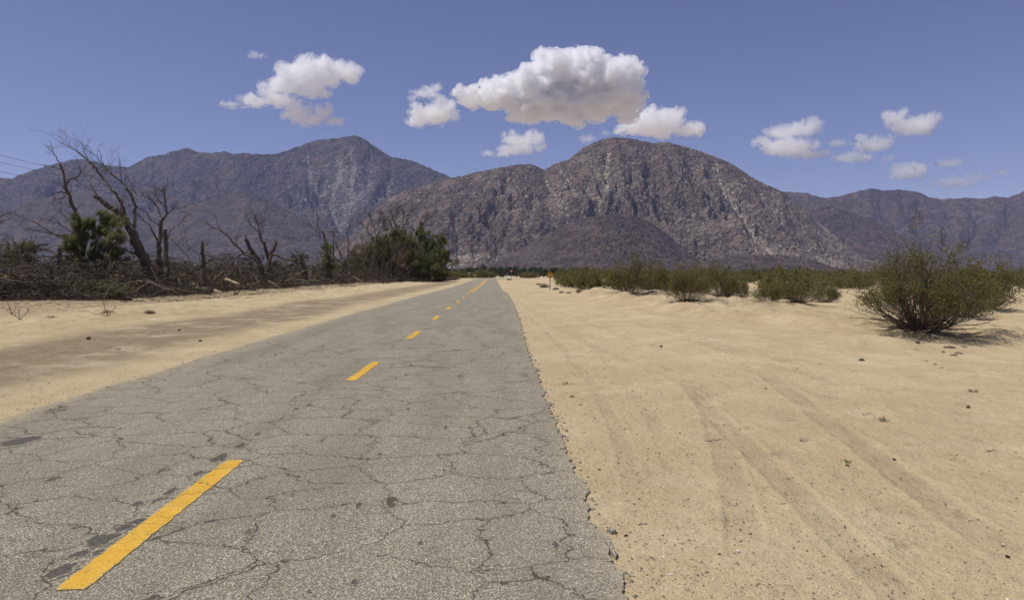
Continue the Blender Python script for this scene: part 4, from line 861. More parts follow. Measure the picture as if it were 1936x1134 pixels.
def dead_tree(name, label, d, trunk, r0, r1, branches, seed, nt=5, cat='dead tree', base_drop=0.3, lev=1, tl=0.22, group='dead trees in the wrecked row'):
    rng = np.random.RandomState(seed); b = P(trunk[0][0], trunk[0][1], d)
    X = b[0]; z = float(hgt(np.array([X]), np.array([d]))[0]); root = empty(name, (X, d, z), label, cat, group)
    mb = MB(); tr = list(trunk)
    gy = HY - (z - base_drop - CAMH) / d * F
    if trunk[0][1] < gy: tr = [(trunk[0][0] + (trunk[0][0] - trunk[1][0]) * 0.3 * (gy - trunk[0][1]) / max(10, abs(trunk[0][1] - trunk[1][1])), gy)] + tr
    limb(mb, rng, tr, d, r0 * 1.15, r1, 0, 0.15, nt, 0.12, lev, 8)
    for v in mb.v: v -= np.array([X, d, z])
    mb.build('trunk', [M['bark'], M['twig']], root)
    for br in branches:
        pix, ra, rb = br[:3]; nb = br[3] if len(br) > 3 else 6
        mb = MB(); limb(mb, rng, pix, d, ra, rb, 0, 0.30, nb, tl, lev + (1 if nb > 7 else 0), 5)
        for v in mb.v: v -= np.array([X, d, z])
        mb.build('branch', [M['bark'], M['twig']], root)
    return root

def build_dead_trees():
    z = lambda a: [(x / 3.335, 260 + y / 3.335) for x, y in a]          # crop at 3.335x from (0,260)
    c = lambda a: [(380 + x / 3.723, 360 + y / 3.723) for x, y in a]    # crop at 3.723x from (380,360)
    D = dead_tree
    D('dead_tree', 'thin dead tree with crooked bare limbs rising out of the large green shrub at left', 52, z([(520, 700), (510, 590), (480, 490), (445, 400), (405, 290), (400, 230), (378, 170)]), 0.16, 0.06,
      [(z([(378, 170), (350, 120), (330, 90), (300, 60), (280, 45)]), 0.045, 0.014, 4), (z([(335, 95), (328, 60), (316, 28)]), 0.02, 0.008, 2), (z([(415, 310), (430, 270), (465, 258), (495, 245), (508, 215), (500, 185)]), 0.08, 0.02, 7),
       (z([(422, 355), (385, 340), (350, 350), (310, 375), (270, 372)]), 0.05, 0.012, 6), (z([(420, 365), (380, 390), (350, 385), (330, 430)]), 0.04, 0.012, 4), (z([(382, 200), (350, 190), (320, 178), (280, 175)]), 0.035, 0.010, 4),
       (z([(470, 480), (500, 430), (540, 400)]), 0.03, 0.01, 4)], 1)
    D('dead_tree', 'long dead limbs sweeping up left from behind the large green shrub', 54, z([(560, 720), (430, 640), (330, 610), (240, 590), (140, 570)]), 0.07, 0.02,
      [(z([(520, 640), (440, 590), (380, 550), (320, 520), (270, 510)]), 0.05, 0.015, 5), (z([(430, 640), (320, 600), (250, 550), (180, 520), (130, 500), (60, 475)]), 0.06, 0.012, 7), (z([(500, 600), (440, 540), (400, 490), (370, 450)]), 0.04, 0.012, 5),
       (z([(300, 540), (330, 500), (380, 470)]), 0.03, 0.01, 3)], 2)
    D('dead_tree', 'stout dead tree leaning far left, broken top, long bare limbs in the sky', 52, z([(945, 860), (915, 770), (880, 700), (850, 640), (830, 590), (785, 515), (740, 470), (700, 440), (640, 395), (590, 368)]), 0.36, 0.13,
      [(z([(835, 590), (850, 520), (850, 450), (838, 385), (800, 320), (765, 285), (720, 245), (680, 205), (650, 170), (600, 115), (560, 60)]), 0.12, 0.012, 16), (z([(765, 285), (757, 220), (755, 150), (748, 118)]), 0.04, 0.010, 6),
       (z([(780, 500), (785, 460), (765, 405), (735, 365), (700, 320), (670, 280), (640, 245), (600, 195), (560, 155), (520, 115), (470, 85), (430, 45)]), 0.12, 0.012, 16), (z([(575, 165), (545, 125), (520, 85), (518, 45)]), 0.035, 0.008, 4),
       (z([(655, 170), (640, 140), (628, 90)]), 0.025, 0.007, 3), (z([(700, 435), (640, 395), (600, 350), (560, 285), (530, 230), (505, 190)]), 0.04, 0.010, 7), (z([(610, 365), (560, 320), (500, 280), (480, 265), (420, 230)]), 0.03, 0.010, 5),
       (z([(760, 290), (790, 270), (810, 240)]), 0.03, 0.008, 4), (z([(870, 740), (810, 715), (750, 690)]), 0.09, 0.04, 5)], 3)
    D('dead_tree', 'forked dead tree with crooked upright limbs right of the stout leaning one', 56, z([(1010, 850), (1000, 740), (1008, 640), (1015, 530)]), 0.22, 0.13,
      [(z([(1015, 530), (1050, 480), (1045, 420), (1035, 350), (1015, 325), (975, 335)]), 0.10, 0.02, 12), (z([(1050, 485), (1080, 460), (1110, 445), (1170, 480), (1200, 490)]), 0.05, 0.012, 9), (z([(1012, 500), (995, 435), (940, 380), (900, 368), (865, 370), (830, 310)]), 0.06, 0.012, 10),
       (z([(1000, 690), (985, 640), (950, 560), (900, 515), (850, 490)]), 0.09, 0.02, 7), (z([(955, 530), (925, 475), (870, 440), (800, 420)]), 0.05, 0.012, 7), (z([(1040, 440), (1000, 400), (975, 365), (990, 330)]), 0.04, 0.010, 8)], 4)
    D('dead_snag', 'upright broken trunk with dead twigs, right beside the forked dead tree', 54, z([(1050, 870), (1048, 720), (1042, 580)]), 0.21, 0.13,
      [(z([(1050, 640), (1075, 580), (1120, 555), (1150, 530)]), 0.04, 0.01, 8), (z([(1150, 540), (1170, 620), (1190, 720)]), 0.03, 0.01, 5), (z([(1080, 640), (1130, 690), (1200, 770)]), 0.05, 0.02, 6)], 5, nt=9)
    D('dead_snag', 'short pointed snag with a thick lower half, standing alone in the brush', 58, z([(1283, 870), (1280, 800), (1278, 740), (1278, 655)]), 0.25, 0.09, [(z([(1290, 800), (1340, 770), (1400, 780)]), 0.05, 0.02, 5)], 6, nt=3)
    D('dead_tree', 'arching dead limb rising to the left from the brush, left of the twin snags', 74, z([(1640, 800), (1600, 760), (1530, 725), (1470, 660), (1390, 580), (1340, 565), (1295, 540)]), 0.15, 0.03,
      [(z([(1390, 580), (1370, 540), (1360, 500)]), 0.03, 0.01, 5), (z([(1600, 760), (1500, 760), (1400, 770), (1250, 730), (1150, 680)]), 0.08, 0.03, 8), (z([(1520, 720), (1480, 640), (1510, 590)]), 0.03, 0.01, 5)], 7)
    D('dead_tree', 'tall dead tree with claw-like branching top, in the middle of the wrecked row', 78, c([(490, 600), (480, 540), (475, 470), (445, 380), (412, 300)]), 0.28, 0.13,
      [(c([(412, 300), (405, 255), (390, 220), (385, 185), (350, 155)]), 0.08, 0.014, 14), (c([(412, 300), (425, 270), (415, 225), (425, 200)]), 0.05, 0.012, 8), (c([(405, 290), (370, 270), (340, 215), (325, 170)]), 0.05, 0.012, 10), (c([(425, 330), (440, 260), (445, 235)]), 0.035, 0.01, 8)], 8, nt=8)
    D('dead_snag', 'thick broken trunk forking right, against the tall claw-topped dead tree', 77, c([(470, 580), (480, 500), (500, 430), (525, 385), (532, 362)]), 0.25, 0.12, [], 9, nt=4)
    D('dead_snag', 'thick broken trunk leaning left of the claw-topped dead tree', 77.5, c([(430, 560), (405, 500), (365, 440), (340, 395), (316, 345)]), 0.26, 0.19, [(c([(400, 500), (330, 430), (290, 450), (240, 470), (190, 560)]), 0.10, 0.05, 5)], 10, nt=3)
    D('dead_snag', 'heavy dead limb arching right and down from the middle of the row', 76, c([(480, 500), (510, 445), (545, 462), (580, 482), (640, 492)]), 0.15, 0.10, [], 11, nt=4)
    D('dead_snag', 'pair of splintered stumps leaning in the brush, right of the middle of the row', 90, c([(735, 590), (720, 520), (705, 465), (680, 435)]), 0.28, 0.14, [(c([(715, 480), (745, 455), (735, 440)]), 0.12, 0.06, 3), (c([(600, 410), (640, 440), (680, 480)]), 0.04, 0.02, 8)], 12)
    D('dead_tree', 'broken dark spike of a dead tree with thin arching twigs, left of the utility pole', 102, c([(905, 560), (890, 450), (878, 370), (857, 288)]), 0.24, 0.14,
      [(c([(850, 350), (830, 290), (822, 210), (820, 160)]), 0.05, 0.012, 8), (c([(850, 340), (800, 310), (760, 330), (740, 380)]), 0.04, 0.012, 7), (c([(840, 310), (790, 260), (730, 235)]), 0.035, 0.010, 8)], 13)
    D('dead_tree', 'bare dead tree with a wide twiggy fan over the olive thicket, left of two', 124, c([(1205, 600), (1210, 520), (1240, 400), (1238, 320)]), 0.28, 0.14,
      [(c([(1238, 325), (1215, 260), (1195, 210), (1175, 130)]), 0.09, 0.015, 16), (c([(1238, 325), (1285, 240), (1310, 200), (1335, 160)]), 0.09, 0.015, 16), (c([(1225, 370), (1180, 300), (1150, 250), (1120, 230)]), 0.06, 0.012, 12), (c([(1230, 280), (1260, 200), (1265, 140)]), 0.05, 0.012, 12)], 14)
    D('dead_tree', 'bare dead tree with a tall dense twig crown over the olive thicket, right of two', 132, c([(1345, 590), (1365, 500), (1388, 420), (1385, 330), (1370, 240)]), 0.26, 0.12,
      [(c([(1370, 240), (1375, 170), (1390, 110)]), 0.07, 0.015, 18), (c([(1372, 260), (1345, 180), (1335, 120)]), 0.07, 0.015, 16), (c([(1385, 330), (1430, 250), (1465, 190), (1480, 130)]), 0.08, 0.015, 16), (c([(1380, 290), (1420, 200), (1430, 130)]), 0.06, 0.015, 14)], 15)
    D('dead_tree', 'low dead tree fanning out branches in front of the olive thicket', 112, c([(985, 600), (1000, 520), (1020, 490)]), 0.22, 0.14,
      [(c([(1020, 500), (1060, 460), (1110, 410), (1170, 370)]), 0.08, 0.02, 14), (c([(1010, 500), (975, 440), (950, 380), (945, 330)]), 0.07, 0.02, 12), (c([(1030, 490), (1040, 400), (1030, 310), (1050, 240)]), 0.07, 0.015, 14), (c([(1030, 500), (1090, 470), (1150, 455)]), 0.06, 0.02, 10),
       (c([(1000, 520), (930, 470), (880, 450)]), 0.06, 0.02, 10)], 16)
    D('dead_tree', 'dead tree full of fine twigs in the right half of the olive thicket', 134, c([(1300, 600), (1310, 500), (1320, 400), (1300, 300)]), 0.20, 0.10,
      [(c([(1300, 300), (1290, 230), (1270, 160)]), 0.06, 0.015, 16), (c([(1310, 350), (1350, 280), (1330, 220)]), 0.05, 0.012, 12), (c([(1340, 450), (1430, 380), (1500, 330), (1560, 240), (1590, 180)]), 0.08, 0.015, 18)], 17)
    D('dead_tree', 'dead twigs curling in from the left edge of the picture', 50, z([(-120, 800), (-100, 700), (-60, 600)]), 0.16, 0.08, [(z([(-60, 600), (-10, 540), (40, 520), (80, 500)]), 0.05, 0.015, 7), (z([(-60, 620), (0, 500), (40, 480), (90, 470)]), 0.04, 0.012, 6), (z([(-80, 700), (10, 660), (50, 620)]), 0.04, 0.012, 6)], 18)
    D('dead_snag', 'short dark stump at the left between two green shrubs', 48, z([(385, 890), (378, 800), (370, 700)]), 0.22, 0.12, [(z([(380, 760), (330, 720), (240, 700), (120, 690)]), 0.07, 0.03, 5)], 19, nt=2)
    D('dead_snag', 'reddish-brown stub of a trunk left of the short dark stump', 45, z([(312, 905), (314, 850), (316, 800)]), 0.19, 0.16, [], 20, nt=1)

# ------------------------------------------------------------------ green shrubs and thickets in the row
def feather(name, label, d, lobes, seed, mat, dens=1.0, cat='shrub', trunk=None, ln=0.36, wd=0.040, group=None, by=None):
    """a feathery tamarisk: lobes are photo ellipses (px, py, rx, ry, depth offset)"""
    rng = np.random.RandomState(seed); X = P(lobes[0][0] if trunk is None else trunk[0], 500, d)[0]
    z0 = float(hgt(np.array([X]), np.array([d]))[0]); root = empty(name, (X, d, z0), label, cat, group); org = np.array([X, d, z0])
    st = MB(); fo = MB(); b = org * 0 + np.array([0, 0, -0.15])
    for lx, ly, rx, ry, dz in lobes:
        c0 = P(lx, ly, d + dz) - org; A = np.array([rx, (rx + ry) * 0.55, ry]) / F * d
        nc = int(dens * 30 * max(0.5, (rx * ry / 600.0)) ** 0.8)
        dr = rvec(rng, nc); rad = np.minimum(1.5, np.abs(rng.normal(size=nc)) * 0.62 + 0.15); cen = c0 + dr * rad[:, None] * A
        cen = cen[cen[:, 2] > 0.05]
        for i, cc in enumerate(cen):
            n = int(46 * dens); sp = rng.uniform(0.12, 0.26) * min(A[0], A[2]) + 0.08
            o_ = np.array([cc[0] - c0[0] * 0.4, cc[1] - c0[1] * 0.4, cc[2] - max(0, c0[2] - A[2])]); o_ /= np.linalg.norm(o_) + 1e-6
            c = cc + rng.normal(size=(n, 3)) * sp * 0.6
            dd = o_ * 1.2 + rvec(rng, n) * 0.6 + np.array([0, 0, 0.35]); dd /= np.linalg.norm(dd, axis=1)[:, None]
            wv = np.cross(dd, rvec(rng, n)); wv /= np.linalg.norm(wv, axis=1)[:, None]; s = rng.uniform(0.6, 1.3, (n, 1))
            fo.blades(c, dd * ln * 0.5 * s, wv * wd * 0.5 * s)
            if i % 3 == 0:
                k = np.linspace(0, 1, 6)[:, None]; p = b + (cc - b) * k; p[:, 2] = (b[2] + (cc[2] - b[2]) * k ** 0.8)[:, 0]; p += rng.normal(size=(6, 3)) * 0.05 * k
                st.tube(p, np.linspace(0.05, 0.012, 6) * (d / 55), 4, 0, cap=False)
    st.build('stems', M['bark'], root); fo.build('foliage', M[mat], root); return root

def build_shrubs():
    g = 'green shrubs in the wrecked row'
    feather('tamarisk_shrub', 'large feathery green tamarisk left of the stout leaning dead tree', 49, [(143, 412, 7, 9, 0), (150, 428, 13, 10, 0), (168, 422, 12, 9, 0), (200, 412, 12, 9, 0.5), (216, 420, 14, 11, 0.5), (195, 435, 14, 10, 0.3), (160, 448, 20, 10, 0), (222, 445, 13, 12, -0.4), (130, 462, 12, 12, -0.4), (150, 475, 18, 12, 0), (205, 465, 20, 10, 0), (135, 492, 16, 14, 0), (180, 490, 24, 14, 0), (220, 478, 14, 12, 0), (155, 510, 32, 14, 0), (198, 506, 24, 12, 0)], 1, 'tamarisk', 1.35, trunk=(150,), group=g)
    feather('tamarisk_shrub', 'low olive shrub against the left edge behind the brush', 50, [(25, 478, 34, 16, 0), (62, 470, 16, 12, 0), (20, 500, 36, 14, 0), (55, 495, 22, 14, 0)], 2, 'olive', 0.9, group=g)
    feather('tamarisk_shrub', 'small dark green shrub low in the left corner of the brush', 41.5, [(30, 548, 26, 16, 0), (42, 558, 18, 10, 0), (18, 556, 16, 10, 0)], 3, 'darkgreen', 1.0, ln=0.2, wd=0.03, group=g)
    feather('tamarisk_shrub', 'wide low yellow-olive shrub spilling onto the sand at the foot of the brush', 42, [(165, 540, 34, 13, 0), (200, 548, 38, 13, 0), (150, 552, 26, 12, 0), (225, 556, 24, 10, -0.5), (185, 560, 40, 9, -0.6)], 4, 'olive', 0.9, ln=0.22, wd=0.03, group=g)
    feather('tamarisk_shrub', 'narrow green shrub against the utility pole', 101, [(618, 468, 12, 12, 0), (617, 490, 15, 18, 0), (626, 505, 16, 14, 0)], 5, 'tamarisk', 1.0, ln=0.42, wd=0.07, group=g)
    feather('tamarisk_thicket', 'broad olive-brown thicket with bare trees rising out of it', 128, [(700, 478, 26, 26, 0), (725, 470, 28, 26, 0), (752, 455, 24, 26, 1), (690, 505, 30, 20, 0), (735, 500, 34, 24, 0), (772, 485, 24, 30, 0), (715, 455, 16, 12, 0), (670, 490, 22, 24, 0), (650, 505, 22, 18, 0), (745, 440, 16, 12, 0), (765, 460, 16, 22, 0), (700, 515, 50, 14, -1)], 6, 'olive', 1.25, ln=0.5, wd=0.08, group=g)
    feather('tamarisk_tree', 'tall ragged green tamarisk right of the olive thicket', 133, [(795, 440, 14, 14, 0), (780, 460, 22, 20, 0), (805, 462, 18, 18, 0), (790, 490, 26, 24, 0), (760, 445, 14, 14, 0), (800, 515, 24, 16, 0), (818, 463, 13, 14, 0), (815, 485, 16, 16, 0)], 7, 'tamarisk', 1.25, ln=0.55, wd=0.09, group=g)
    feather('tamarisk_tree', 'bushy green tamarisk at the right end of the row, nearest the road', 129, [(835, 455, 10, 12, 0), (832, 475, 17, 16, 0), (828, 495, 24, 20, 0), (838, 512, 20, 16, 0), (812, 508, 24, 20, 0), (808, 488, 16, 16, 0), (825, 524, 26, 9, 0), (840, 490, 12, 14, 0)], 8, 'tamarisk', 1.35, ln=0.55, wd=0.09, group=g)
    rg = np.random.RandomState(77); mb = MB(); d = 124; X = P(700, 500, d)[0]; z0 = float(hgt(np.array([X]), np.array([d]))[0])
    for i in range(75):
        px = rg.uniform(585, 780); b = P(px, 500, d + rg.uniform(-6, 5)) ; b[2] = z0 + rg.uniform(0, 2.5); tp = 395 + 0.0022 * (px - 735) ** 2 + rg.uniform(0, 50); L = max(1.5, (CAMH + (HY - tp) / F * d - b[2]) * 0.62)
        twigs(mb, rg, b - np.array([X, d, z0]), np.array([rg.normal() * 0.45, rg.normal() * 0.3, 1.0]), L, 0.042, 2 if i % 2 else 1, 0, 0.14, 0.2)
    tag(mb.build('dead_thicket', [M['twig']]), 'mass of fine bare brown twigs around the bare trees in the olive thicket', kind='stuff').location = (X, d, z0)
    feather('tamarisk_shrub', 'dim green shrub far back behind the middle of the row', 96, [(470, 500, 26, 14, 0), (560, 492, 20, 12, 0), (520, 500, 26, 10, 0)], 9, 'darkgreen', 0.7, ln=0.4, wd=0.07, group=g)
    feather('tamarisk_shrub', 'dark shrub mass behind the leaning dead tree', 66, [(240, 500, 30, 14, 0), (345, 505, 30, 10, 0), (290, 505, 25, 10, 0)], 10, 'darkgreen', 0.7, ln=0.35, wd=0.05, group=g)

# ------------------------------------------------------------------ the tangle of broken branches, logs
def front(y): return np.interp(y, [36, 40, 51, 64, 70, 91, 109, 120, 128, 155], [-29.5, -21.5, -20.8, -21.4, -20.4, -21.3, -19.8, -16.5, -9.5, -7.5])   # front edge of the brush line
def build_brush():
    rng = np.random.RandomState(44); mb = MB()
    n = 15000; ys = 38 + (158 - 38) * rng.rand(n) ** 1.25
    for i in range(n):
        y = ys[i]; back = 7.5 + 0.03 * y; u = rng.rand() ** 1.05; x = front(y) - u * back + rng.normal() * 0.25 + 0.5 * float(perlin(np.array([y * 0.3]), np.array([2.0]))[0])
        top = (0.22 + 2.1 * sstep(0.02, 0.5, u)) * (0.65 + 0.9 * max(0, 0.5 + float(perlin(np.array([x * 0.22 + 9]), np.array([y * 0.10]))[0])))
        zc = rng.rand() ** 1.5 * top; L = rng.uniform(0.5, 2.4) * (1.4 if rng.rand() < 0.15 else 1)
        az = rng.uniform(0, 6.283); el = rng.normal() * (0.33 if rng.rand() < 0.88 else 0.9); d = np.array([math.cos(az) * math.cos(el), math.sin(az) * math.cos(el), math.sin(el)])
        c = np.array([x, y, 0.03 + zc]); z0 = 0.0; k = np.linspace(-0.5, 0.5, 4)[:, None]; p = c + d * L * k + np.cumsum(rng.normal(size=(4, 3)) * 0.08 * L, 0) * 0.5
        p[:, 2] = np.maximum(p[:, 2], 0.02) + 0.12
        r = rng.uniform(0.008, 0.022) * (1 + y / 120); r = r * 2.4 if rng.rand() < 0.09 else r
        mb.tube(p, np.linspace(r, r * 0.45, 4), 3, 0 if rng.rand() < 0.84 else 1, cap=False)
    o = mb.build('brush_pile', [M['brush'], M['greylog']]); tag(o, 'long dark tangle of broken branches piled along the left of the sand', kind='stuff')
    mb = MB(); n = 6500; y = 38 + 120 * rng.rand(n) ** 1.15; u = rng.rand(n); x = front(y) - u * 8 - 0.3
    top = 0.2 + 1.9 * sstep(0, 0.5, u); cen = np.stack([x, y, 0.12 + rng.rand(n) ** 1.4 * top], 1)
    leaf_cloud(mb, rng, cen, (0.7, 0.7, 0.35), 14, 0.34, 0.035, 0, 0.15)
    tag(mb.build('dead_twig_litter', [M['brush_fine']]), 'fine brown twig litter through the brush tangle', kind='stuff')
    # small sticks and chips scattered on the sand in front
    mb = MB(); n = 3600
    for i in range(n):
        y = 20 + 110 * rng.rand() ** 1.7; x = front(y) + abs(rng.normal()) * 4.2 + rng.uniform(-0.3, 0.6)
        if x > -11: continue
        z = float(hgt(np.array([x]), np.array([y]))[0]); az = rng.uniform(0, 6.283); L = rng.uniform(0.05, 0.4); d = np.array([math.cos(az), math.sin(az), 0.05])
        k = np.linspace(-0.5, 0.5, 3)[:, None]; p = np.array([x, y, z + 0.012]) + d * L * k + rng.normal(size=(3, 3)) * 0.01; mb.tube(p, [0.006, 0.008, 0.005], 3, 0, cap=False)
    tag(mb.build('stick_litter', [M['brush']]), 'small broken sticks strewn on the sand before the brush', kind='stuff')
    # logs and limbs one can pick out: photo ends, radius px, material, label
    def on(px, py, dz=0.0):
        g = G(px, py); return np.array([g[0], g[1], float(hgt(np.array([g[0]]), np.array([g[1]]))[0]) + dz])
    LG = [((75, 523), (98, 519), 3, 'cut'), ]
    k = 3.335; zz = lambda x, y: (x / k, 260 + y / k); e = 3.723; cc = lambda x, y: (380 + x / e, 360 + y / e)
    L = [(zz(50, 845), zz(98, 895), 2.2, 45, 'cut', 'pale stripped stick leaning in the brush at the far left'),
         (zz(215, 860), zz(310, 940), 1.8, 45, 'greylog', 'pale grey stick slanting down to the right in the left brush'),
         (zz(240, 940), zz(640, 985), 3.6, 43, 'bark', 'long dark log lying across the foot of the brush at the left'),
         (zz(-20, 940), zz(60, 965), 2.0, 43, 'greylog', 'light grey log end poking in at the left edge'),
         (zz(690, 940), zz(860, 910), 2.0, 45, 'greylog', 'straight grey pole lying flat in the brush below the leaning tree'),
         (zz(640, 950), zz(1000, 1050), 1.3, 42, 'twig', 'long thin branch bowed out over the sand'),
         (zz(860, 890), zz(1130, 975), 1.9, 47, 'greylog', 'long pole slanting right below the forked dead tree'),
         (zz(900, 905), zz(1230, 985), 1.5, 48, 'bark', 'dark pole beside the long slanting one'),
         (zz(1420, 895), zz(1510, 925), 4.2, 60, 'cut', 'pale yellow split log at the edge of the sand'),
         (zz(1235, 945), zz(1300, 958), 4.0, 55, 'cut', 'short pale yellow chunk of wood on the sand edge'),
         (zz(1085, 925), zz(1130, 935), 3.0, 56, 'cut', 'small pale chunk of wood half in the brush'),
         (zz(1215, 920), zz(1245, 930), 2.5, 57, 'cut', 'little pale wood chip above the short yellow chunk'),
         (zz(1350, 965), zz(1400, 978), 3.0, 52, 'cut', 'pale wood piece nearest the sand below the split log'),
         (zz(1325, 925), zz(1410, 845), 3.6, 62, 'greylog', 'splintered light brown branch stub pointing up right'),
         (cc(600, 640), cc(735, 560), 2.0, 72, 'greylog', 'light pole leaning up right against the brush in the middle'),
         (cc(480, 640), cc(560, 690), 2.2, 68, 'greylog', 'light brown limb lying at the sand edge in the middle of the row'),
         (cc(640, 630), cc(830, 640), 2.2, 84, 'greylog', 'straight grey log lying along the sand edge, right half of the row'),
         (cc(1060, 605), cc(1150, 650), 2.4, 100, 'greylog', 'pale brown log at the foot of the olive thicket'),
         (cc(1090, 655), cc(1160, 660), 2.2, 96, 'cut', 'pale log end at the sand edge by the thicket'),
         (cc(770, 570), cc(760, 640), 1.4, 84, 'greylog', 'upright pale stick in the brush right of the middle'),
         (cc(740, 655), cc(850, 668), 1.8, 78, 'bark', 'dark log on the sand edge, right half of the row'),
         (cc(1180, 640), cc(1330, 655), 1.8, 104, 'bark', 'dark log on the sand edge before the thicket'),
         (cc(340, 745), cc(420, 725), 1.3, 55, 'bark', 'dark stick with curled ends lying out on the sand'),
         (cc(10, 770), cc(140, 805), 1.2, 46, 'bark', 'dark thin branch lying out on the sand further left'),
         (cc(970, 680), cc(1100, 685), 1.3, 84, 'bark', 'dark thin stick on the sand right of the middle')]
    rg = np.random.RandomState(4)
    for (a, b, rp, d, m, lb) in L:
        pa, pb = P(a[0], a[1], d), P(b[0], b[1], d - 0.6); r = rp / F * d * 0.8
        mid = (pa + pb) / 2
        for q in (pa, pb): q[2] = max(q[2], float(hgt(np.array([q[0]]), np.array([q[1]]))[0]) + r * 0.6)
        n = 8; t = np.linspace(0, 1, n)[:, None]; p = pa + (pb - pa) * t + rg.normal(size=(n, 3)) * 0.03 * np.linalg.norm(pb - pa) * (0.5 if rp > 2.5 else 1) * np.array([1, 1, 0.6])
        w_ = MB(); w_.tube(p - mid, r * (1 + 0.18 * rg.normal(size=n)) * np.linspace(1, 0.65, n), 7, 0)
        if rp < 2.1:
            for j in range(4): i = rg.randint(2, n); twigs(w_, rg, p[i] - mid, (pb - pa) / np.linalg.norm(pb - pa) + rvec(rg, 1)[0] * 0.9, 0.5, r * 0.4, 0, 0)
        tag(link('fallen_log' if rp > 1.6 else 'fallen_branch', w_.data('fallen_log', [M[m]], True), loc=tuple(mid)), lb, 'log' if rp > 1.6 else 'branch', 'fallen wood along the row')
    w_ = MB(); c0 = on(448, 557); rg = np.random.RandomState(2)
    for j in range(9): twigs(w_, rg, (0, 0, 0.05), rvec(rg, 1)[0] + np.array([0, 0, 0.3]), 0.5, 0.05, 1, 0)
    tag(link('root_clump', w_.data('root_clump', [M['bark']]), loc=tuple(c0)), 'dark knotted root clump out on the sand before the brush', 'root')
    w_ = MB(); w_.tube([(-0.25, 0, 0.05), (-0.1, 0.02, 0.14), (0.15, 0, 0.12), (0.3, 0.02, 0.04)], [0.05, 0.13, 0.12, 0.05], 7); tag(link('tree_stump', w_.data('tree_stump', [M['bark']]), loc=tuple(on(240, 570))), 'dark lump of wood on the sand below the wide olive shrub', 'stump')
    for px, py, lb in ((22, 592, 'small forked bare sprout sticking out of the sand at the left edge'), (38, 604, 'short broken stick leaning in the sand at the left edge'), (205, 606, 'dark bent twig lying on the sand right of the flattened tuft')):
        w_ = MB(); rg = np.random.RandomState(px); up_ = 0.8 if py < 605 else 0.1
        for j in range(3): twigs(w_, rg, (0, 0, 0), np.array([rg.normal() * 0.6, 0, up_]), 0.55, 0.014, 1, 0)
        tag(link('bare_twig', w_.data('bare_twig', [M['twig']]), loc=tuple(on(px, py))), lb, 'twig')
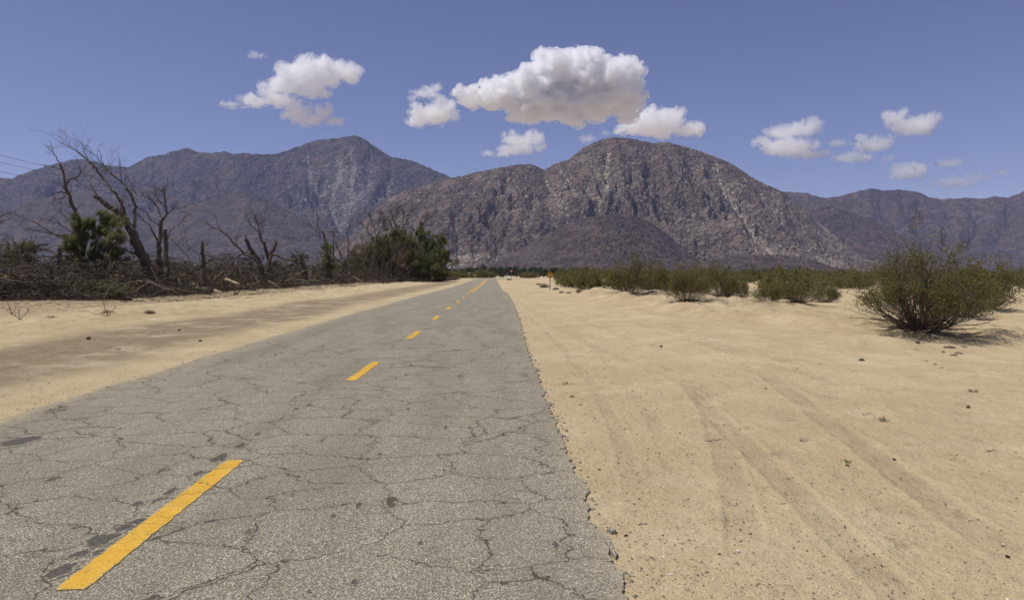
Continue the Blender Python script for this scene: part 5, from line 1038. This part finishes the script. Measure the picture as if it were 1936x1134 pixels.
# ------------------------------------------------------------------ signs, pole, shed
def flat_mat(name, col, rough=0.5, grime=0.25):
    t = NT(name); p = t.obj(); n = t.noise(p, 9, 5, 0.7); c = t.mix(t.map(n, 0.35, 0.8, 0, grime), col, tuple(x * 0.45 for x in col)); return t.done(t.bsdf(c, rough, None, 0.3))
def rot_rect(cx, cz, r): return [(cx, cz - r), (cx + r, cz), (cx, cz + r), (cx - r, cz)]
def build_signs():
    yel = flat_mat('sign_yellow', (0.62, 0.33, 0.02)); red = flat_mat('sign_red', (0.42, 0.035, 0.025)); wht = flat_mat('sign_white', (0.75, 0.73, 0.70)); blk = flat_mat('sign_black', (0.015, 0.015, 0.015))
    post = flat_mat('sign_post_brown', (0.11, 0.065, 0.05)); gal = flat_mat('galvanised_post', (0.40, 0.41, 0.41)); crm = flat_mat('faded_sign_face', (0.70, 0.63, 0.45)); back = flat_mat('sign_back', (0.30, 0.30, 0.29))
    g = G(1040, 548); z = float(hgt(np.array([g[0]]), np.array([g[1]]))[0]); d = g[1]; s = d / F
    r = empty('warning_sign', (g[0], d, z), 'yellow diamond warning sign, black arrow over a red and white triangle, on thin post', 'road sign', rz=0.05)
    H0 = (548 - 519.2) * s; hr = 8.0 * s
    m = MB(); m.box((-0.035, 0.0, -0.4), (0.035, 0.05, H0 + hr * 0.8)); m.build('post', post, r)
    m = MB(); m.plate(rot_rect(0, H0, hr), -0.012, -0.003); pl = m.build('panel', [yel], r)
    m = MB(); o, i = rot_rect(0, H0, hr * 0.95), rot_rect(0, H0, hr * 0.885)                     # black border
    for k in range(4):
        a, b, c, e = o[k], o[(k + 1) % 4], i[(k + 1) % 4], i[k]; m.add([(x, -0.0150, zz) for x, zz in (a, b, c, e)], [(0, 1, 2, 3)])
    m.build('border', blk, pl)
    cz = H0 - hr * 0.20; tr = lambda q: [(0, cz - q * 1.02), (q * 0.98, cz + q * 0.66), (-q * 0.98, cz + q * 0.66)]
    m = MB(); m.plate(tr(hr * 0.50), -0.0185, -0.0125); m.build('red_triangle', red, pl)
    m = MB(); m.plate([(x * 0.99, zz) for x, zz in [(0, cz - hr * 0.27), (hr * 0.27, cz + hr * 0.19), (-hr * 0.27, cz + hr * 0.19)]], -0.0225, -0.0190); m.build('white_triangle', wht, pl)
    m = MB(); az = H0 + hr * 0.30; m.plate([(-hr * 0.055, az), (hr * 0.055, az), (hr * 0.055, az + hr * 0.22), (-hr * 0.055, az + hr * 0.22)], -0.0185, -0.0125)
    m.plate([(-hr * 0.16, az + hr * 0.2205), (hr * 0.16, az + hr * 0.2205), (0, az + hr * 0.44)], -0.0185, -0.0125); m.build('arrow', blk, pl)
    # yield sign at the junction
    d = 150; X = (967 - VX) / F * d; z = float(hgt(np.array([X]), np.array([d]))[0])
    r = empty('yield_sign', (X, d, z), 'small red and white inverted-triangle sign on a dark post at the junction', 'road sign'); s = d / F; H0 = CAMH + (HY - 513) * s - z; q = 4.0 * s
    m = MB(); m.box((-0.04, 0, -0.3), (0.04, 0.06, H0 + 0.2)); m.build('post', post, r)
    T = lambda k: [(0, H0 - k * 1.0), (k, H0 + k * 0.75), (-k, H0 + k * 0.75)]
    m = MB(); m.plate(T(q), -0.012, -0.003); pl = m.build('panel', red, r); m = MB(); m.plate(T(q * 0.5), -0.018, -0.0125); m.build('white_triangle', wht, pl)
    # two-direction arrow sign and others beyond the cross road
    d = 208; X = (898 - VX) / F * d; z = float(hgt(np.array([X]), np.array([d]))[0]); s = d / F; H0 = CAMH + (HY - 520.3) * s - z
    r = empty('arrow_sign', (X, d, z), 'small pale sign with a black two-way arrow facing the end of the road', 'road sign'); m = MB(); m.box((-0.04, 0, -0.3), (0.04, 0.06, H0)); m.build('post', post, r)
    w_, h = 2.4 * s, 1.6 * s; m = MB(); m.plate([(-w_, H0 - h), (w_, H0 - h), (w_, H0 + h), (-w_, H0 + h)], -0.012, -0.003); pl = m.build('panel', crm, r)
    m = MB(); a = w_ * 0.8; m.plate([(-a * 0.55, H0 - 0.04), (a * 0.55, H0 - 0.04), (a * 0.55, H0 + 0.04), (-a * 0.55, H0 + 0.04)], -0.018, -0.0125)
    for sg in (-1, 1):
        tri = [(sg * a, H0), (sg * a * 0.56, H0 + 0.14), (sg * a * 0.56, H0 - 0.14)]; m.plate(tri if sg < 0 else tri, -0.018, -0.0125)
    m.build('arrow', blk, pl)
    d = 206; X = (887 - VX) / F * d; z = float(hgt(np.array([X]), np.array([d]))[0]); s = d / F; H0 = CAMH + (HY - 516) * s - z
    r = empty('route_sign', (X, d, z), 'pair of tiny white plates on one post left of the two-way arrow sign', 'road sign'); m = MB(); m.box((-0.03, 0, -0.3), (0.03, 0.05, H0 + 0.2)); m.build('post', gal, r)
    for sx in (-1.15, 1.15): m = MB(); m.plate([(sx * s - 0.13, H0 - 0.13), (sx * s + 0.13, H0 - 0.13), (sx * s + 0.13, H0 + 0.13), (sx * s - 0.13, H0 + 0.13)], -0.012, -0.003); m.build('plate', wht, r)
    m2 = MB(); m2.box((-1.15 * s, -0.002, H0 - 0.02), (1.15 * s, 0.0, H0 + 0.02)); m2.build('bracket', gal, r)
    d = 130; X = (861.5 - VX) / F * d; z = float(hgt(np.array([X]), np.array([d]))[0]); s = d / F; H0 = CAMH + (HY - 521) * s - z
    r = empty('marker_post', (X, d, z), 'short pale marker post on the sand at the end of the tree row', 'post'); m = MB(); m.box((-0.03, 0, -0.3), (0.03, 0.04, H0)); m.build('post', gal, r); m = MB(); m.box((-0.06, -0.015, H0 - 0.36), (0.06, -0.003, H0 + 0.02)); m.build('plate', back, r)
    for px, py, lb in ((860, 515, 'tiny white plate above the scrub left of the junction, right of two'), (853.5, 514.5, 'tiny white plate above the scrub left of the junction, left of two')):
        d = 215; X = (px - VX) / F * d; z = float(hgt(np.array([X]), np.array([d]))[0]); s = d / F; H0 = CAMH + (HY - py) * s - z
        r = empty('small_sign', (X, d, z), lb, 'road sign'); m = MB(); m.box((-0.03, 0, -0.3), (0.03, 0.05, H0)); m.build('post', gal, r)
        m = MB(); m.plate([(-0.15, H0 - 0.15), (0.15, H0 - 0.15), (0.15, H0 + 0.15), (-0.15, H0 + 0.15)], -0.012, -0.003); m.build('panel', wht, r)
    # shed
    d = 300; X = (996 - VX) / F * d; z = float(hgt(np.array([X]), np.array([d]))[0]); s = d / F; zt = CAMH + (HY - 517.3) * s - z; zr = CAMH + (HY - 519.6) * s - z
    r = empty('shed', (X, d, z), 'low cream shed with a teal roof half hidden in the distant scrub', 'building'); w_ = 6.5 * s
    m = MB(); m.box((-w_ * 0.85, 0, -0.3), (w_, 4, zr)); m.build('wall', flat_mat('cream_wall', (0.62, 0.56, 0.44)), r)
    m = MB(); m.add([(-w_, -0.4, zr), (w_ * 0.7, -0.4, zr), (w_ * 0.7, 4.4, zr), (-w_, 4.4, zr), (-w_ * 0.9, 2, zt), (w_ * 0.6, 2, zt)], [(0, 1, 5, 4), (2, 3, 4, 5), (0, 3, 2, 1)], [(1, 2, 5), (3, 0, 4)]); m.build('roof', flat_mat('teal_roof', (0.05, 0.22, 0.18)), r)
    for k in range(3): m = MB(); m.box((-w_ * 0.6 + k * w_ * 0.5, -0.03, zr - 0.62), (-w_ * 0.6 + k * w_ * 0.5 + 0.35, -0.004, zr - 0.15)); m.build('window', flat_mat('dark_glass', (0.03, 0.035, 0.04), 0.2), r)
    # utility pole and wires
    wood = mat_wood('pole_wood', (0.12, 0.09, 0.07), (0.22, 0.17, 0.13)); d = 128.0; X = (630.5 - VX) / F * d; z = float(hgt(np.array([X]), np.array([d]))[0]); s = d / F; zt = CAMH + (HY - 436) * s
    r = empty('utility_pole', (X, d, z), 'wooden utility pole with one crossarm rising out of the dead trees', 'utility pole')
    m = MB(); m.tube([(0, 0, -0.5), (0, 0, (zt - z) * 0.5), (0, 0, zt - z)], [0.16, 0.14, 0.11], 8); m.build('pole', wood, r)
    m = MB(); m.box((-12 * s, -0.17, zt - z - 0.35), (12 * s, -0.115, zt - z - 0.20)); m.build('crossarm', wood, r)
    for k, sx in enumerate((-11, -4, 11)): m = MB(); m.tube([(sx * s, -0.14, zt - z - 0.2), (sx * s, -0.14, zt - z - 0.02)], [0.05, 0.03], 6); m.build('insulator', flat_mat('porcelain', (0.35, 0.3, 0.27)), r)
    wm = flat_mat('wire', (0.10, 0.10, 0.11)); 
    for k, (sx, zz, lb) in enumerate(((-11, 7.5, 'lowest power line'), (-4, 7.75, 'middle power line'), (11, 8.25, 'highest power line'))):
        a = np.array([X + sx * s, d - 0.14, zt - 0.02]); 
        b0 = P(0, (325, 307, 294)[k], 46.0); dirv = (b0 - a); t = np.linspace(0, 1.55, 24)[:, None]
        p = a + dirv * t; p[:, 2] += (-0.9 * t * (1.0 - t) * 1.0)[:, 0] ; m = MB(); m.tube(p, 0.010, 4)
        tag(m.build('power_line', wm), lb + ' of the three crossing the sky at the left edge', 'power line', 'three power lines')
    # pale yellow clumps by the junction
    rg = np.random.RandomState(3)
    for px, py, w_, h, lb in ((892, 527, 9, 3.5, 'pale yellow low bush beside the junction'), (921, 527, 5, 2, 'yellow-green tuft at the very end of the double yellow line'), (962, 529, 8, 2.5, 'pale dry clump at the foot of the junction sign'), (906, 528, 5, 2, 'small pale tuft by the two-way arrow sign')):
        g = G(px, py); d = 206 if py < 528.5 else 165; X = (px - VX) / F * d; z = float(hgt(np.array([X]), np.array([d]))[0]); m = MB(); n = 260; dd = rvec(rg, n); dd[:, 2] = np.abs(dd[:, 2]) + 0.1
        m.blades(dd * rg.uniform(0.1, 1, (n, 1)) * np.array([w_ / 2 / F * d, 0.5, h / F * d]), dd * 0.16, np.cross(dd, rvec(rg, n)) * 0.05); tag(link('dry_bush', m.data('dry_bush', [M['sprig']]), loc=(X, d, z)), lb, 'dry bush')

# ------------------------------------------------------------------ stones, twigs, gravel
def stone_mesh(seed, m):
    import bmesh
    rng = np.random.RandomState(seed); bm = bmesh.new(); bmesh.ops.create_icosphere(bm, subdivisions=2, radius=1.0); A = rng.uniform(0.7, 1.3, 3) * np.array([1, 0.8, 0.55])
    for v in bm.verts:
        p = np.array(v.co[:]); k = 1 + 0.35 * float(perlin3(p[None] * 1.1 + seed)[0]) + 0.12 * float(perlin3(p[None] * 3 + seed)[0]); v.co = p * k * A
    me = bpy.data.meshes.new('stone'); bm.to_mesh(me); bm.free(); me.materials.append(m); return me
def build_stones():
    dk = mat_wood('dark_stone', (0.085, 0.062, 0.045), (0.17, 0.13, 0.095), 4); pl = mat_wood('pale_stone', (0.48, 0.38, 0.24), (0.66, 0.55, 0.38), 4); md = mat_wood('brown_stone', (0.24, 0.18, 0.12), (0.36, 0.28, 0.19), 4)
    sm = [stone_mesh(i, m) for i, m in enumerate((dk, pl, md, dk, md))]
    ST = [(1629, 682, 5.5, 0, 'dark angular stone on the right sand below the largest bush'), (223, 661, 6, 1, 'pale flat stone in the middle of the dirt lane'), (167, 640, 4, 0, 'small dark stone in the dirt lane, left of the pale one'),
          (1780, 696, 5, 1, 'pale little stone on the right sand, farther right'), (1768, 690, 4, 2, 'brownish pebble touching the little pale stone'), (1735, 648, 4, 0, 'dark pebble below the foot of the largest bush'),
          (379, 645, 3.5, 0, 'dark chip by the far side of the dirt lane'), (339, 625, 3.5, 3, 'dark pebble at the upper edge of the dirt lane'), (283, 633, 3.5, 1, 'pale pebble in the dirt lane'), (1830, 770, 6, 2, 'flat brown clod on the right sand near the right edge'),
          (1183, 1013, 4, 0, 'dark pebble on the sand beside the asphalt edge in the foreground'), (1133, 888, 3, 3, 'small dark pebble on sand by the asphalt edge, farther up'), (1602, 880, 4, 2, 'small brown clod in the middle of the right sand'), (1250, 655, 3, 0, 'tiny dark pebble on the sand left of the middle mound'),
          (1448, 735, 2.5, 0, 'tiny dark pebble between the wheel tracks'), (1690, 868, 3, 3, 'dark pebble among the right wheel tracks'), (1360, 1048, 3, 0, 'dark pebble near the bottom, right of the asphalt'), (1905, 1052, 4, 0, 'dark pebble at the right edge near the bottom')]
    for px, py, rp, k, lb in ST:
        g = G(px, py); z = float(hgt(np.array([g[0]]), np.array([g[1]]))[0]); d = (CAMH - z) * F / (py - HY); X = (px - VX) / F * d; r = rp / F * d
        o = link('stone' if k != 2 else 'dirt_clod', sm[k], loc=(X, d, z + r * 0.25)); o.scale = (r, r, r); o.rotation_euler = (0, 0, px * 1.7); tag(o, lb, 'stone')
    # eroded hollow with clods under the biggest bush's mound
    for i, (px, py, rp) in enumerate(((1795, 652, 9), (1812, 658, 7), (1783, 656, 6), (1803, 662, 6), (1822, 651, 5))):
        g = G(px, py, 0.16); z = float(hgt(np.array([g[0]]), np.array([g[1]]))[0]); r = rp / F * g[1]
        o = link('dirt_clod', sm[2], loc=(g[0], g[1], z + r * 0.1)); o.scale = (r * 1.3, r, r * 0.8); o.rotation_euler = (0.3, 0, i * 2.1); tag(o, ('largest', 'second', 'left', 'middle', 'right')[i] + ' brown clod in the broken mound edge below the largest bush', 'dirt clod', 'clods at the broken mound edge')
    # gravel: small stones strewn by the thousand
    rng = np.random.RandomState(9); n = 30000; base = np.array([(1, 0, 0), (-1, 0, 0), (0, 1, 0), (0, -1, 0), (0, 0, 1), (0, 0, -1)], dtype=float) * np.array([1, 1, 0.6]); tri = np.array([(0, 2, 4), (2, 1, 4), (1, 3, 4), (3, 0, 4), (2, 0, 5), (1, 2, 5), (3, 1, 5), (0, 3, 5)])
    px = rng.uniform(-200, 2100, n); py = HY + 619 * rng.uniform(0.10, 1.12, n) ** 1.0; d = CAMH * F / (py - HY); X = (px - VX) / F * d
    xr, xl = np.interp(d, RY, RXR), np.interp(d, LY, LX); off = np.maximum(xl - X, X - xr)
    keep = (off > 0.03) & ((rng.rand(n) < np.exp(-off / 1.1) + 0.17 * (0.4 + fbm(X * 0.8, d * 0.8, 2)) ) ); X, d = X[keep], d[keep]; n = len(X)
    r = (0.0022 + 0.0065 * rng.rand(n) ** 3.0) * (1 + d / 14.0); z = hgt(X, d) + r * 0.2
    v = base[None] * r[:, None, None] * rng.uniform(0.6, 1.4, (n, 6, 1)); an = rng.uniform(0, 6.28, n); c_, s_ = np.cos(an)[:, None], np.sin(an)[:, None]
    v = np.stack([v[..., 0] * c_ - v[..., 1] * s_, v[..., 0] * s_ + v[..., 1] * c_, v[..., 2]], -1) + np.stack([X, d, z], 1)[:, None, :]
    t = NT('gravel'); g = t.n('NewGeometry'); c = t.ramp(g.outputs['Random Per Island'], [(0, (0.15, 0.115, 0.08)), (0.4, (0.26, 0.20, 0.14)), (0.8, (0.46, 0.37, 0.26)), (1, (0.72, 0.65, 0.54))]); gm = t.done(t.bsdf(c, 0.9))
    me = mesh_np('gravel', v.reshape(-1, 3), tris=(tri[None] + (np.arange(n) * 6)[:, None, None]).reshape(-1, 3), mats=[gm], smooth=False); tag(link('gravel', me), 'small gravel and grit strewn over the sand verges', kind='stuff')
    # asphalt crumbs along the broken edge
    rng = np.random.RandomState(10); n = 120; d = 3.6 * (40 / 3.6) ** rng.rand(n); X = np.interp(d, RY, RXR) + 0.02 + np.abs(rng.normal(size=n)) * 0.045; r = rng.uniform(0.004, 0.016, n) * (1 + d / 30); z = hgt(X, d) + 0.004
    v = base[None] * r[:, None, None] * rng.uniform(0.6, 1.4, (n, 6, 1)) + np.stack([X, d, z], 1)[:, None, :]
    t = NT('asphalt_crumb'); g = t.n('NewGeometry'); c = t.mix(g.outputs['Random Per Island'], (0.14, 0.12, 0.09), (0.34, 0.30, 0.22)); cm = t.done(t.bsdf(c, 0.9))
    tag(link('asphalt_crumbs', mesh_np('asphalt_crumbs', v.reshape(-1, 3), tris=(tri[None] + (np.arange(n) * 6)[:, None, None]).reshape(-1, 3), mats=[cm], smooth=False)), 'crumbled asphalt bits along the broken right edge of the road', kind='stuff')
    # broken-off pieces of asphalt at the edge
    am = bpy.data.materials['asphalt']
    for px, py, w_, h, lb in ((1150, 1022, 7, 14, 'larger loose slab of broken asphalt at the road edge near the bottom'), (1160, 1040, 6, 9, 'smaller loose slab just below the larger one at the road edge'), (1156, 1000, 9, 3, 'thin sliver of broken asphalt at the road edge')):
        g = G(px, py); a = w_ / (py - HY) * CAMH; b = h / (py - HY) * g[1] * 1.0; n = 11; an = np.arange(n) * 6.283 / n; rd = 1 + 0.25 * perlin(np.cos(an) * 2 + px, np.sin(an) * 2)
        z = float(hgt(np.array([g[0]]), np.array([g[1]]))[0]); x = a * rd * np.cos(an); y = b * rd * np.sin(an); v = np.concatenate([np.stack([x, y, 0 * x + 0.022], 1), np.stack([x * 1.05, y * 1.05, 0 * x - 0.03], 1), [[0, 0, 0.024]]])
        q = [(i, n + i, n + (i + 1) % n, (i + 1) % n) for i in range(n)]; me = mesh_np('asphalt_slab', v, quads=q, tris=[(i, (i + 1) % n, 2 * n) for i in range(n)], mats=[am], smooth=False)
        tag(link('asphalt_slab', me, loc=(g[0], g[1], z)), lb, 'asphalt piece')
    # twigs and sprigs on the right sand
    TW = [(1350, 832, 32, 'thin dark twig lying across the wheel tracks on the right sand'), (1330, 650, 16, 'short dark twig on the sand left of the middle'), (1875, 855, 24, 'thin twig near the right edge of the sand'), (1305, 858, 18, 'pale bent twig left of the wheel tracks'), (1485, 951, 12, 'short pale straw in the middle of the right sand'),
          (1215, 985, 14, 'small twig beside the faint wheel track'), (1640, 782, 14, 'little stalk on the right sand below the dark stone'), (1100, 655, 10, 'tiny twig on the pale verge')]
    for i, (px, py, L, lb) in enumerate(TW):
        g = G(px, py); z = float(hgt(np.array([g[0]]), np.array([g[1]]))[0]); l = L / F * g[1] * 1.15; w_ = MB(); rg = np.random.RandomState(i + 50); n = 7; t_ = np.linspace(-0.5, 0.5, n)
        p = np.stack([t_ * l, 0.25 * t_ * l + 0.04 * l * np.sin(t_ * 7), 0 * t_ + 0.006], 1) + rg.normal(size=(n, 3)) * 0.006; w_.tube(p, np.linspace(0.0045, 0.002, n), 4); w_.tube([p[4], p[4] + np.array([0.15 * l, 0.16 * l, 0.01])], [0.003, 0.001], 3)
        tag(link('twig', w_.data('twig', [M['twig'] if 'pale' not in lb else M['cut']]), loc=(g[0], g[1], z)), lb, 'twig')
    SP = [(1070, 725, 9, 'tiny green sprig on the verge beside the road'), (1082, 748, 7, 'second tiny green sprig just below the first on the verge'), (1602, 876, 11, 'yellow-green sprig in the middle of the right sand'), (1097, 763, 5, 'third, smallest sprig on the verge'), (1490, 905, 5, 'tiny yellow sprig left of the big wheel track'),
          (1840, 745, 12, 'grey-green tuft of stubble on the right sand'), (1670, 795, 16, 'faint grey tuft of stubble left of the wheel track on the right'), (1518, 838, 9, 'small grey tuft in the right sand')]
    for i, (px, py, L, lb) in enumerate(SP):
        g = G(px, py); z = float(hgt(np.array([g[0]]), np.array([g[1]]))[0]); h = L / F * g[1]; rg = np.random.RandomState(i + 80); n = 26; dd = rvec(rg, n); dd[:, 2] = np.abs(dd[:, 2]) + 0.4; dd /= np.linalg.norm(dd, axis=1)[:, None]
        w_ = MB(); w_.blades(dd * h * 0.5 * rg.uniform(0.5, 1, (n, 1)) + rg.normal(size=(n, 3)) * np.array([h * 0.3, h * 0.3, 0]), dd * h * 0.4, np.cross(dd, rvec(rg, n)) * h * 0.07)
        tag(link('sprig', w_.data('sprig', [M['sprig'] if i < 5 else M['dry']]), loc=(g[0], g[1], z)), lb, 'plant')
build_ground(); road = build_road(); build_markings(road); build_mountains(); build_haze()
make_mats(); build_far_trees(); build_bushes(); build_dead_trees(); build_shrubs(); build_brush(); build_signs(); build_stones(); build_clouds()
